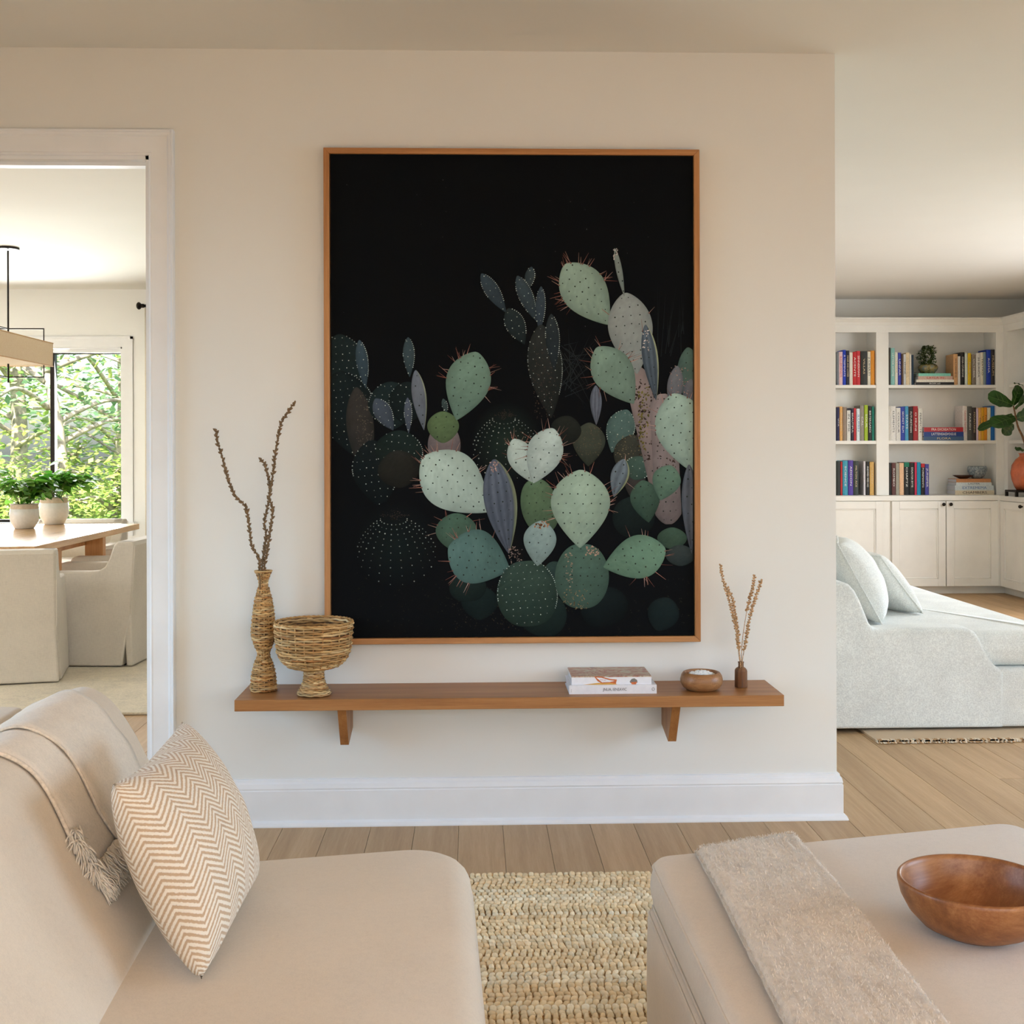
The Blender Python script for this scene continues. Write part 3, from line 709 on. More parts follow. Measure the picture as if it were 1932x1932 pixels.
m = MB(); m.lathe([(max(0.001, r - 0.0045), h) for r, h in bowlp], bc, 40, lin((104, 72, 42)), cap0=True); woven(m, [(r - .008, h) for r, h in bowlp[2:]], bc, 17, 26, 0.0034, 0.002, 21); m.build('gap_shade_lining', M_straw, bk, smooth=True, color=True)  # dark inner sheet behind the weave, gap shade put into its colour
m = MB()
for k in (0, 1): m.tube([(bc.x + (0.1185 - .001 * k + 0.0012 * math.sin(24 * a + k * PI)) * math.cos(a), bc.y + (0.1185 + 0.0012 * math.sin(24 * a + k * PI)) * math.sin(a), bc.z + 0.2245 + 0.0016 * math.cos(24 * a + k * PI)) for a in [2 * PI * i / 96 for i in range(96)]], 0.0028, 6, STRAW[k], closed=True)
m.build('rim', M_straw, bk, smooth=True, color=True)
m = MB(); woven(m, footp, bc, 17, 18, 0.0030, 0.0016, 2); m.lathe([(r - 0.003, h) for r, h in footp], bc, 24, lin((120, 84, 48))); m.build('foot', M_straw, bk, smooth=True, color=True)
vc = at_z(497.5, 1303, ZS); vh = 0.000257
vp = [(160, 1708), (157, 1640), (142, 1500), (120, 1400), (84, 1310), (68, 1255), (95, 1200), (135, 1100), (151, 1000), (144, 900), (132, 800), (120, 700), (103, 600), (78, 510), (68, 470), (56, 455), (53, 410), (58, 375), (84, 300), (104, 258)]
vprof = [(r * vh - 0.002, (1712 - y) * vh) for r, y in vp]
vs_ = thing('woven_vase', 'tall narrow woven rush bottle vase holding bare twigs', 'vase', (vc.x, vc.y, ZS))
m = MB(); woven(m, vprof, vc, 64, 14, 0.0032, 0.0014, 5, 4); stakesv(m, vprof, vc, 14, 0.0016, 0.0006)
m.build('weave', M_straw, vs_, smooth=True, color=True)
m = MB(); m.lathe([(max(.002, r - 0.0035), h) for r, h in vprof], vc, 24, lin((84, 56, 30))); m.build('gap_shade_lining', M_straw, vs_, smooth=True, color=True)  # dark sheet inside the vase, shade between strands painted in
m = MB(); m.tube([(vc.x + 0.0262 * math.cos(a), vc.y + 0.0262 * math.sin(a), vc.z + 0.374) for a in [2 * PI * i / 40 for i in range(40)]], 0.0026, 6, STRAW[2], closed=True); m.build('lip', M_straw, vs_, smooth=True, color=True)

# twigs: bud-studded stems standing in the vase
M_twig = plain('bare_twig', (122, 98, 72), 0.8, 0.2, var=0.25, scale=300)
def twig(name, label, cat, group, pts, depth, rad, bud, gap, mat, buds='cone', base=None, seed=1):
    q = random.Random(seed)
    P = []
    for i, (px, py) in enumerate(pts):
        f = i / max(1, len(pts) - 1); P.append(at_y(px, py, depth + 0.03 * f * q.uniform(-1, 1)))
    if base is not None: P = [Vector(base)] + P
    C = catmull(P, 8, False); n = len(C)
    m = MB(); m.tube(C, [rad * (1.15 - 0.6 * i / n) for i in range(n)], 6)
    o = m.build(name, mat, None, smooth=True); tag(o, label, cat, group)
    b = MB(); acc = 0; side = 0
    for i in range(1, n):
        a, e = C[i - 1], C[i]; d = e - a; L = d.length
        while acc < L:
            p = a + d * (acc / L); side += 1; t = d.normalized(); ang = side * 2.4 + q.uniform(-.4, .4)
            ref = t.cross(Vector((0, 1, 0)));
            if ref.length < 1e-3: ref = Vector((1, 0, 0))
            ref.normalize(); bb_ = t.cross(ref); out = (ref * math.cos(ang) + bb_ * math.sin(ang)) ; ax = (out * 1.0 + t * 0.75).normalized(); s = bud * q.uniform(.75, 1.25)
            if p.z > base_z_min[0]:
                if buds == 'cone': b.tube([p, p + ax * s * .55, p + ax * s * 1.1], [s * .48, s * .40, s * .06], 5)
                else: b.ell(p + ax * s * .6, (s * .5, s * .45, s * .6), 5, 4, None, ax.to_track_quat('Z', 'Y').to_matrix())
            acc += gap * q.uniform(.75, 1.25)
        acc -= L
    b.build('buds' if buds == 'cone' else 'seed_heads', mat, o, smooth=False); 
    tag(COL.objects[-1] if False else bpy.data.objects[o.children[0].name] if o.children else o)
    return o
base_z_min = [ZS + 0.36]
tb = (vc.x, vc.y, ZS + 0.02)
G = 'bare twigs in the woven vase'
twig('twig', 'bare budded twig leaning furthest from the picture, in woven vase', 'twig', G, [(490, 1078), (488, 1052), (475, 1030), (471, 1000), (464, 958), (443, 935), (431, 905), (420, 865), (410, 832), (408, 812)], vc.y - 0.02, 0.0022, 0.0094, 0.0056, M_twig, base=(vc.x - .006, vc.y, ZS + 0.02), seed=3)
twig('twig', 'tallest bare budded twig reaching toward the picture, in woven vase', 'twig', G, [(499, 1078), (503, 1050), (512, 985), (514, 960), (508, 938), (512, 915), (517, 880), (520, 852), (530, 800), (540, 782), (558, 757)], vc.y - 0.01, 0.0022, 0.0090, 0.0056, M_twig, base=(vc.x + .004, vc.y, ZS + 0.02), seed=4)
twig('twig', 'short bare budded twig with hooked tip, in woven vase', 'twig', G, [(495, 1078), (497, 1050), (502, 1010), (499, 985), (506, 950), (509, 920), (505, 895), (499, 875), (490, 865)], vc.y + 0.012, 0.0022, 0.0090, 0.0056, M_twig, base=(vc.x, vc.y + .004, ZS + 0.02), seed=5)

# ------------------------------------------------------------------ books on the shelf
M_page = plain('book_pages', (226, 224, 226), 0.8, 0.2, var=0.05, scale=500)
M_wbook = plain('white_book_cloth', (232, 230, 234), 0.5, 0.4, var=0.015)
t = NT('painted_cover'); v = t.coord('Object', (16, 20, 10)); f = t.noise(v, 1.0, 4, 0.6, 1.2)
M_cover = t.set(t.ramp(f, [(0.28, (60, 66, 84)), (0.38, (198, 194, 168)), (0.46, (186, 150, 124)), (0.52, (168, 92, 68)), (0.58, (206, 190, 160)), (0.66, (150, 84, 62)), (0.76, (120, 112, 120))]), 0.35, 0.5)
def book_lying(name, label, a, b, y0, y1, z0, z1, mat, top=None, group=None, pages=True, rotz=0.0):
    """spine faces the room (-Y); a..b along X"""
    w, d, h = b - a, y1 - y0, z1 - z0; e = 0.003 if h > .012 else 0.0016
    t = thing(name, label, 'book', ((a + b) / 2, y0, z0), rotz, group)
    m = MB(); m.box(-w / 2, w / 2, 0, d, 0, e); m.build('back_cover', mat, t, local=True)
    m = MB(); m.box(-w / 2, w / 2, 0, d, h - e, h); m.build('front_cover', top or mat, t, local=True)
    m = MB(); m.box(-w / 2, w / 2, 0, e, e, h - e); m.build('spine', mat, t, local=True)
    m = MB(); m.box(-w / 2 + .003, w / 2 - .003, e, d - .003, e, h - e); m.build('pages', M_page, t, local=True)
    return t
p0 = at_z(1074, 1310, ZS); p1 = at_z(1239, 1308.5, ZS); lb_y = p0.y
hb = 0.027
b1 = book_lying('book', 'thick white book with black lettered spine, lower of two on the shelf', p0.x, p1.x, lb_y, lb_y + 0.165, ZS, ZS + hb, M_wbook, group='books lying on the wall shelf')
q0 = at_z(1078.5, 1292, ZS + hb); q1 = at_z(1229, 1290.5, ZS + hb)
b2 = book_lying('book', 'white spined book with painted cover, lying on the thicker white book', q0.x, q1.x, q0.y, q0.y + 0.155, ZS + hb, ZS + hb + 0.0255, M_wbook, M_cover, group='books lying on the wall shelf')
M_ink = plain('black_ink', (40, 40, 52), 0.6); M_or = plain('orange_ink', (196, 104, 56), 0.6, var=.12, scale=200); M_ye = plain('yellow_ink', (214, 160, 70), 0.6); M_lg = plain('grey_ink', (120, 116, 112), 0.6)
def lettering(parent, s, size, x, y, z, rot, mat, squash=1.0, name='title', thick=0.0003):
    me = text_mesh(s, size); me.transform(Matrix.Diagonal((squash, 1, 1, 1))); me.materials.clear(); me.materials.append(mat)
    me.name = name; o = bpy.data.objects.new(name, me); COL.objects.link(o); o.parent = parent; o.location = (x, y, z); o.rotation_euler = rot
    return o
lettering(b1, 'JNUA, IENSAVIC', 0.0125, 0.006, -0.0004, hb * .5, (R(90), 0, 0), M_ink, 0.82)
m = MB(); cxx = 0.124; m.tube([(cxx + .0035 * math.cos(a) * (1.2 if a < 3 else 1), -0.0003, hb * .5 + .0048 * math.sin(a)) for a in [2 * PI * i / 9 for i in range(9)]], 0.0005, 4, closed=True); m.build('publisher_mark', M_ink, b1, local=True)
m = MB(); m.box(-0.1285, -0.1279, -0.0004, 0.0002, .006, .016); m.build('spine_mark', M_lg, b1, local=True)
def inkpoly(parent, pts, mat, nm='spine_art'):
    m = MB(); k = q1.x - q0.x; P_ = [((x - 1154) / 150.5 * k, -0.0004 - inkpoly.z, (1291 - y) / 15.3 * 0.0255) for x, y in pts]; inkpoly.z += 0.00004
    m.add(P_, [tuple(range(len(P_)))]); m.build(nm, mat, parent, local=True)
inkpoly.z = 0.0
inkpoly(b2, [(1100, 1291), (1128, 1288), (1160, 1287), (1164, 1291)], M_ye)
inkpoly(b2, [(1121, 1276), (1133, 1276), (1152, 1281), (1164, 1282), (1162, 1290), (1150, 1288), (1136, 1289), (1128, 1285)], M_or)
inkpoly(b2, [(1125, 1278), (1135, 1278.5), (1150, 1283), (1160, 1284.5), (1150, 1286.5), (1136, 1287)], M_wbook)
inkpoly(b2, [(1188, 1286), (1192, 1281), (1197, 1280), (1202, 1283), (1203, 1288), (1190, 1289)], M_lg); inkpoly(b2, [(1190, 1287), (1202, 1286.5), (1200, 1291), (1192, 1291)], M_or)
lettering(b2, 'XOCXY', 0.006, (1138 - 1154) / 150.5 * (q1.x - q0.x), -0.0010, 0.0138, (R(90), R(8), 0), M_or, 0.9)

# ------------------------------------------------------------------ wooden bowl with stones, faceted bottle
M_acacia = wood('acacia', (112, 72, 44), (156, 108, 68), (192, 146, 98), 'X', 0.4, 0.45, 1.0)
sb = at_z(1323.5, 1301, ZS); 
o = MB(); prof = [(0.030, 0), (0.045, 0.001), (0.058, 0.010), (0.0655, 0.024), (0.0660, 0.034), (0.063, 0.046), (0.0575, 0.0545), (0.054, 0.056), (0.0495, 0.0545), (0.0505, 0.045), (0.048, 0.03), (0.02, 0.022), (0.001, 0.0215)]
o.lathe(prof, (0, 0, 0), 48); so = o.build('wooden_bowl', M_acacia, None, smooth=True); so.location = (sb.x, sb.y, ZS); tag(so, 'small thick acacia bowl filled with white stones on the shelf', 'bowl')
m = MB(); q = random.Random(2)
for _ in range(190):
    a = q.uniform(0, 2 * PI); r = 0.0465 * math.sqrt(q.random()); s = q.uniform(.0042, .0062); z = 0.0405 + 0.0155 * (1 - (r / .047) ** 2) + q.uniform(-.002, .001)
    m.ell((sb.x + r * math.cos(a), sb.y + r * math.sin(a), ZS + z), (s, s * q.uniform(.8, 1.1), s * q.uniform(.7, 1)), 7, 5)
m.ell((sb.x, sb.y, ZS + 0.034), (0.046, 0.046, 0.014), 20, 8)
st = m.build('white_stones', plain('white_stone', (244, 244, 242), 0.6), None, smooth=True); tag(st, 'heap of small round white stones in the acacia bowl', 'stones', kind='stuff')
M_walnut = wood('walnut', (84, 54, 34), (122, 82, 52), (150, 106, 70), 'Z', 0.5, 0.35, 3.0)
bt = at_z(1398, 1296, ZS); m = MB(); prof = [(0.0185, 0), (0.0200, 0.001), (0.0200, 0.051), (0.0190, 0.055), (0.0150, 0.060), (0.0095, 0.063), (0.0086, 0.066), (0.0086, 0.0765), (0.0098, 0.077), (0.0098, 0.0795), (0.0075, 0.0795), (0.0065, 0.06), (0.004, 0.02)]
m.lathe(prof, (0, 0, 0), 10, cap0=True, cap1=True); bo = m.build('bud_vase', M_walnut, None); bo.location = (bt.x, bt.y, ZS); bo.rotation_euler = (0, 0, 0.2); tag(bo, 'small faceted walnut bottle holding dried stems on the shelf', 'vase')
M_seed = plain('dried_seed', (178, 142, 104), 0.85, 0.2, var=0.4, scale=260)
base_z_min = [ZS + 0.115]; G = 'dried stems in the walnut bottle'
for i, (lab, pts, y) in enumerate((('longest dried seed stem leaning toward the picture, in walnut bottle', [(1397, 1252), (1394, 1222), (1388, 1185), (1380, 1150), (1372, 1118), (1363, 1090), (1360, 1066)], -.012), ('dried seed stem beside the longest one, in walnut bottle', [(1396, 1252), (1393, 1225), (1392, 1190), (1387, 1160), (1382, 1130), (1371, 1108)], .01),
        ('dried seed stem with bare lower half, in walnut bottle', [(1399, 1252), (1400, 1215), (1406, 1170), (1412, 1140), (1420, 1110), (1424, 1086)], .008), ('dried seed stem leaning furthest from the picture, in walnut bottle', [(1400, 1252), (1406, 1215), (1410, 1190), (1417, 1155), (1428, 1120), (1436, 1095)], -.01))):
    base_z_min = [ZS + (0.115 if i != 2 else 0.235)]
    twig('dried_stem', lab, 'dried stem', G, pts, bt.y + y, 0.0012, 0.0068, 0.0033, M_seed, 'seed', (bt.x + .003 * (i - 1.5), bt.y, ZS + 0.02), 20 + i)
# ================================================================== LIVING ROOM: RUG, SOFA, OTTOMAN
M_jute = vcol('jute', 0.9, 0.15, 0.5, scale=900)
yr = at_z(1050, 1647, 0.012).y
RX0, RX1, RY0, RY1 = -1.35, 2.15, -5.0, yr
rug = thing('jute_rug', 'chunky braided natural jute rug on the living room floor', 'rug', ((RX0 + RX1) / 2, (RY0 + RY1) / 2, 0))
m = MB(); m.box(RX0, RX1, RY0, RY1, 0.0005, 0.007, lin((170, 136, 98))); m.build('backing', M_jute, rug, color=True)
jc = [lin(c) for c in ((252, 230, 192), (244, 216, 174), (255, 240, 210), (236, 204, 158), (250, 226, 184), (240, 212, 168))]
ev, ef = [], []
nu, nv = 7, 4
tmp = MB(); tmp.ell((0, 0, 0), (1, 1, 1), nu, nv); ev = np.array(tmp.v); ef = tmp.f
# nubs run in rows across the rug; only where furniture does not sit on it for good
px_, py_ = 0.0165, 0.0205
V, FQ, CC = [], [], []
off = 0; rr_ = np.random.default_rng(11)
for j in range(int((RY1 + 2.75) / py_)):
    y = RY1 - 0.008 - j * py_; ph = rr_.uniform(0, px_); rt = jc[rr_.integers(6)]; big = rr_.uniform(.85, 1.12); sl = rr_.choice((-1, 1)) * rr_.uniform(.1, .6)
    xs = np.arange(-0.95 + ph, 1.75, px_)
    for x in xs:
        if x > 0.78 and y > -1.9 and y < -1.62 - 0.0: pass
        sx = px_ * .56 * big * rr_.uniform(.85, 1.2); sy = py_ * .62 * rr_.uniform(.85, 1.15); sz = 0.0085 * rr_.uniform(.8, 1.2); a = sl + rr_.uniform(-.2, .2)
        ca, sa = math.cos(a), math.sin(a); p = ev * (sx, sy, sz); q2 = np.empty_like(p); q2[:, 0] = p[:, 0] * ca - p[:, 1] * sa; q2[:, 1] = p[:, 0] * sa * .6 + p[:, 1] * ca; q2[:, 2] = p[:, 2]
        q2 += (x + rr_.uniform(-.0015, .0015), y + rr_.uniform(-.0015, .0015), 0.0085 + rr_.uniform(-.001, .0012))
        V.append(q2); CC.append(np.tile(np.array(rt) * .6 + np.array(jc[rr_.integers(6)]) * .4, (len(ev), 1)) * rr_.uniform(.82, 1.08)); FQ.extend([tuple(i + off for i in f) for f in ef]); off += len(ev)
m = MB(); m.v = np.concatenate(V).tolist(); m.f = FQ; m.c = np.concatenate(CC).tolist()
tag(m.build('braid_loops', M_jute, rug, smooth=True, color=True), kind='stuff')

# ------------------------------------------------------------------ sofa (faces +X, back on the left)
ZSE = 0.43
FRc = at_z(884, 1583, ZSE); FLc = at_z(262, 1629, ZSE); NRc = at_z(924, 1990, ZSE)
dirR = (FRc - NRc).normalized(); dirF = (FRc - FLc).normalized()
NRx = FRc - dirR * 1.75; NLx = FLc - dirR * 1.75 + dirF * 0.02
FLx = FLc - dirF * 0.30; NLx = NLx - dirF * 0.30
sofa = thing('sofa', 'cream upholstered sofa with rounded back and deep seat', 'sofa', ((FLx.x + NRx.x) / 2, (FLx.y + NRx.y) / 2, 0))
SO = round_poly([(NLx.x, NLx.y), (NRx.x, NRx.y), (FRc.x, FRc.y), (FLx.x, FLx.y)], [0.03, 0.10, 0.115, 0.03], 8, 10)
m = MB(); pad(m, SO, 0.27, ZSE, 0.045, 0.0, 0.012, lambda u, v, w: (u, v, w), bulge=0.006); m.build('seat_cushion', M_sofa, sofa, smooth=True)
nn = normals2(SO); SB = [p - q * 0.015 for p, q in zip(SO, nn)]
m = MB(); pad(m, SB, 0.02, 0.275, 0.02, 0, 0, lambda u, v, w: (u, v, w)); m.build('base', M_sofa, sofa, smooth=True)
AL = math.atan2(-(0.557 - 0.518), 2.35 - 1.624)     # back runs slightly skew
cr0 = at_z(175, 1932, ZSE)
def sfr(u, v, w):                                     # u across (+X), v up, w along the back (away from the camera)
    return (cr0.x + u * math.cos(AL) + w * math.sin(AL), cr0.y - u * math.sin(AL) * 0 + w * math.cos(AL), v)
sec = [(0.012, 0.40), (0.015, 0.44), (-0.012, 0.485), (-0.052, 0.535), (-0.085, 0.588), (-0.118, 0.652), (-0.160, 0.710), (-0.210, 0.738), (-0.262, 0.722), (-0.305, 0.69), (-0.335, 0.62), (-0.345, 0.50), (-0.345, 0.41), (-0.17, 0.385)]
S2 = [Vector((p.x, p.y)) for p in catmull([(a, b, 0) for a, b in sec], 5)]
wF = 0.785
m = MB(); pad(m, S2, -1.02, wF, 0.04, 0.0, 0.010, sfr, seg=6, inner=5); m.build('back_cushion', M_sofa, sofa, smooth=True)
nS = normals2(S2)
# piping ring on the far end of the back cushion
m = MB(); m.tube([sfr(*(p - q * 0.012), wF - 0.022) for p, q in zip(S2, nS)], 0.0032, 5, closed=True); m.build('piping', M_sofa, sofa, smooth=True)
bk2 = [Vector(p) for p in ((-0.33, 0.03), (-0.56, 0.03), (-0.56, 0.66), (-0.54, 0.685), (-0.44, 0.695), (-0.35, 0.69), (-0.33, 0.67))][::-1]
bko = round_poly([tuple(p) for p in bk2], 0.02, 4, 4)
m = MB(); pad(m, bko, -1.05, wF + 0.03, 0.03, 0, 0.0, sfr); m.build('back_frame', M_sofa, sofa, smooth=True)
for (u, w) in ((-0.5, wF - .1), (0.42, wF - .12), (-.5, -.95), (.42, -.95)):
    p = sfr(u, 0, w); m = MB(); m.cyl((p[0], p[1], 0.0145), (p[0], p[1], 0.03), 0.022); m.build('foot', M_black, sofa)
# throw over the sofa back
i0 = min(range(len(S2)), key=lambda i: (S2[i] - Vector((-0.064, 0.552))).length)
i1 = min(range(len(S2)), key=lambda i: (S2[i] - Vector((-0.335, 0.62))).length)
thr = thing('throw_blanket', 'folded cream wool throw with fringe draped over the sofa back', 'blanket', sfr(-0.2, 0.72, 0.4))
def layer(wa, wb, lift, nm, fl=0.0):
    nw = 14; vs = []; fs = []; ns = i1 - i0 + 1
    for s in (0, 1):
        for i in range(i0, i1 + 1):
            for k in range(nw + 1):
                t = k / nw; w = wa + (wb - wa) * t + 0.006 * math.sin(i * .5 + k * .2) * (1 if k in (0, nw) else .3)
                h = lift - (0.0055 if s else 0) * (1 if 0 < k < nw else .55) + 0.0012 * math.sin(i * 1.1 + k * .9)
                p = S2[i] + nS[i] * h; vs.append(sfr(p.x, p.y, w))
    def I(s, i, k): return (s * ns + i) * (nw + 1) + k
    for s in (0, 1):
        for i in range(ns - 1):
            for k in range(nw):
                q = (I(s, i, k), I(s, i, k + 1), I(s, i + 1, k + 1), I(s, i + 1, k)); fs.append(q if s == 0 else q[::-1])
    for i in range(ns - 1): fs.append((I(0, i, 0), I(0, i + 1, 0), I(1, i + 1, 0), I(1, i, 0))); fs.append((I(0, i, nw), I(1, i, nw), I(1, i + 1, nw), I(0, i + 1, nw)))
    for k in range(nw): fs.append((I(0, 0, k), I(1, 0, k), I(1, 0, k + 1), I(0, 0, k + 1))); fs.append((I(0, ns - 1, k), I(0, ns - 1, k + 1), I(1, ns - 1, k + 1), I(1, ns - 1, k)))
    m = MB(); m.add(vs, fs); m.build(nm, M_throw, thr, smooth=True)
wT0, wT1, wT2 = 0.225, 0.365, 0.655
layer(wT0, wT2, 0.007, 'lower_fold'); layer(wT1, wT2 - 0.006, 0.0125, 'upper_fold')
m = MB()
for w, h in ((wT0, 0.006), (wT1, 0.0115)): m.tube([sfr(*(S2[i] + nS[i] * h), w + 0.006 * math.sin(i * .5)) for i in range(i0, i1 + 1)], 0.0036 if w == wT0 else .0026, 6)
m.build('hem', M_fringe, thr, smooth=True)
m = MB(); q = random.Random(9)
for k in range(420):
    w = wT0 + (wT2 - wT0) * q.random() ** 1.6; st_ = S2[i0] + nS[i0] * q.uniform(.004, .013); L = q.uniform(.03, .062); P_ = []
    for s in range(5):
        tt = s / 4; P_.append(sfr(st_.x + 0.034 * tt + q.uniform(-.003, .003), st_.y - L * tt * .8, w + q.uniform(-.006, .006) - .01 * tt))
    m.tube(P_, [0.0016, .0016, .0015, .0013, .0006], 4)
for k in range(260):                                  # gathered tassel on the near corner
    tt0 = q.random(); st_ = S2[i0 + int(6 * tt0)] + nS[i0] * q.uniform(.006, .016); d = Vector((q.uniform(-.4, 1), q.uniform(-1, .3), q.uniform(-1, .3))).normalized() * q.uniform(.012, .026)
    a = Vector(sfr(st_.x, st_.y, wT0 + q.uniform(-.006, .02))); m.tube([a, a + d * .6 + Vector((0, 0, -.004)), a + d + Vector((0, 0, -.012))], [.0018, .0016, .0006], 4)
tag(m.build('fringe', M_throw, thr, smooth=True), kind='stuff')

# herringbone pillow
t = NT('herringbone'); uvn = t.n('UVMap'); sx_ = t.n('SeparateXYZ'); t.l(uvn.outputs[0], sx_.inputs[0])
tri = t.math('PINGPONG', t.math('MULTIPLY', sx_.outputs[0], 12.0), 1.0)
sv = t.math('ADD', t.math('MULTIPLY', sx_.outputs[1], 37.0), t.math('MULTIPLY', tri, 2.4))
v = t.coord('Object'); nz = t.noise(v, 300, 2); sv2 = t.math('ADD', sv, t.math('MULTIPLY', nz, 0.35))
st_ = t.math('PINGPONG', sv2, 0.5)
k = t.math('MULTIPLY', st_, 2.0)
col = t.ramp(k, [(0.34, (194, 168, 140)), (0.62, (232, 224, 210))])
t.bump(t.math('ADD', t.math('MULTIPLY', k, .7), nz), 0.5, 0.002); M_herr = t.set(col, 0.95, 0.12)
t.b.inputs['Sheen Weight'].default_value = 0.2
A_ = at_y(203, 1478, dep(1.775)); B_ = at_y(331, 1374, dep(2.15)); C_ = at_z(472, 1655, ZSE + .022); D_ = at_z(364, 1868, ZSE + .012)
cen = (A_ + B_ + C_ + D_) / 4; U = ((C_ - D_) + (B_ - A_)) / 4; Vv = ((A_ - D_) + (B_ - C_)) / 4; N = U.cross(Vv).normalized()
if N.x < 0: N = -N
hp, _ = pillow('pillow', M_herr, cen + N * 0.012, U, Vv, N, 0.080, None, 44, 0.085, 0.42)
tag(hp, 'tan and cream herringbone pillow propped against the sofa back', 'pillow')

# ------------------------------------------------------------------ ottoman
ZO = 0.42
oFL = at_z(1226, 1612, ZO); oFR = at_z(1915, 1546, ZO); oNL = at_z(1388, 1945, ZO)
dl = (oFL - oNL).normalized(); oNLx = oFL - dl * 1.12; oNRx = Vector((oFR.x + 0.10, oNLx.y + 0.04, ZO))
otto = thing('ottoman', 'large cream upholstered ottoman with boxed cushion top', 'ottoman', ((oFL.x + oFR.x) / 2, (oFL.y + oNLx.y) / 2, 0))
OO = round_poly([(oNLx.x, oNLx.y), (oNRx.x, oNRx.y), (oFR.x, oFR.y), (oFL.x, oFL.y)], [0.05, 0.05, 0.05, 0.045], 8, 12)
m = MB(); pad(m, OO, 0.322, ZO, 0.02, 0, 0.010, lambda u, v, w: (u, v, w), seg=6, bulge=0.005); m.build('top_cushion', M_otto, otto, smooth=True)
on = normals2(OO)
m = MB(); pad(m, [p + q * 0.010 for p, q in zip(OO, on)], 0.03, 0.325, 0.02, 0, 0, lambda u, v, w: (u, v, w), bulge=0.002); m.build('base', M_otto, otto, smooth=True)
m = MB()
for z, g in ((ZO - 0.014, 0.0), (0.330, 0.0), (0.316, 0.0075)): m.tube([(p.x + q.x * (g - .001), p.y + q.y * (g - .001), z) for p, q in zip(OO, on)], 0.0028, 5, closed=True)
m.build('piping', M_otto, otto, smooth=True)
oc = sum(OO, Vector((0, 0))) / len(OO)
for sx in (0.85,):
    for p in (OO[4], OO[4 + 20], OO[4 + 40], OO[4 + 60]):
        pp = oc.lerp(p, 0.88); m = MB(); m.cyl((pp.x, pp.y, 0.0135), (pp.x, pp.y, 0.035), 0.025); m.build('foot', M_black, otto)
def otop(x, y):                                        # height of the ottoman's top
    u = (y - oNLx.y) / (oFL.y - oNLx.y); ex = min(1, max(0, (0.5 - abs(u - .5)) * 5)); return ZO + 0.002 + 0.009 * ex
# folded blanket lying across the ottoman
def zsurf(px, py): return at_z(px, py, ZO + 0.02)
bFL, bFR, bNL, bNR = zsurf(1311, 1592), zsurf(1497, 1560), zsurf(1490, 1945), zsurf(1800, 1945)
bFR = bFL + (bFR - bFL); nI, nJ = 90, 46
ext = 0.55
M_fuzz = fabric('fuzzy_wool', (228, 216, 202), 150, 0.7, 0.07, 0.03)
bl = thing('folded_blanket', 'fuzzy oatmeal wool blanket folded along the ottoman top', 'blanket', tuple((bFL + bNR) / 2))
vs = []; fs = []
from mathutils import noise as mnoise
def bpt(i, j, top=True):
    t = j / nJ * (1 + ext); s = i / nI
    a = bFL.lerp(bNL, t); b = bFR.lerp(bNR, t); p = a.lerp(b, s)
    e = min(1.0, min(s, 1 - s) * 16); e2 = min(1.0, j / nJ * 26); r = math.sqrt(max(0, 1 - (1 - e) ** 2)); r2 = math.sqrt(max(0, 1 - (1 - e2) ** 2))
    n = mnoise.noise(Vector((p.x * 70, p.y * 70, 0))) * .0028 + mnoise.noise(Vector((p.x * 190, p.y * 190, 3))) * .0018
    h = otop(p.x, p.y) + (0.021 * r * r2 + n * r if top else 0.0)
    pb = oFL.lerp(oFR, min(1, max(0, (p.x - oFL.x) / (oFR.x - oFL.x))))
    if p.y > pb.y - 0.012:
        over = p.y - (pb.y - 0.012); h -= over * 1.2
    return (p.x + n * .8 * (1 if i in (0, nI) else 0), p.y, h)
for top in (True, False):
    for j in range(nJ + 1):
        for i in range(nI + 1): vs.append(bpt(i, j, top))
def I2(s, i, j): return s * (nI + 1) * (nJ + 1) + j * (nI + 1) + i
for s in (0, 1):
    for j in range(nJ):
        for i in range(nI):
            q_ = (I2(s, i, j), I2(s, i, j + 1), I2(s, i + 1, j + 1), I2(s, i + 1, j)); fs.append(q_ if s == 0 else q_[::-1])
for j in range(nJ): fs.append((I2(0, 0, j), I2(1, 0, j), I2(1, 0, j + 1), I2(0, 0, j + 1))); fs.append((I2(0, nI, j), I2(0, nI, j + 1), I2(1, nI, j + 1), I2(1, nI, j)))
for i in range(nI): fs.append((I2(0, i, 0), I2(0, i + 1, 0), I2(1, i + 1, 0), I2(1, i, 0)))
m = MB(); m.add(vs, fs); m.build('fold', M_fuzz, bl, smooth=True)
m = MB(); q = random.Random(4)
for _ in range(22000):
    s, t_ = q.random(), q.random() * .80
    if q.random() < .16: s = q.choice((0.004, .996)) + q.uniform(-.004, .004); s = min(1, max(0, s))
    p = Vector(bpt(s * nI, t_ * nJ)); a = q.uniform(0, 2 * PI); L = q.uniform(.0028, .0060); d = Vector((math.cos(a), math.sin(a), q.uniform(.1, .8))) * L; sd = Vector((-math.sin(a), math.cos(a), 0)) * .0004
    mid = p + d * .6 + Vector((0, 0, .0012)); m.add([p + sd, p - sd, mid - sd, mid + sd, p + d], [(0, 1, 2, 3), (3, 2, 4)])
tag(m.build('nap', M_fuzz, bl), kind='stuff')
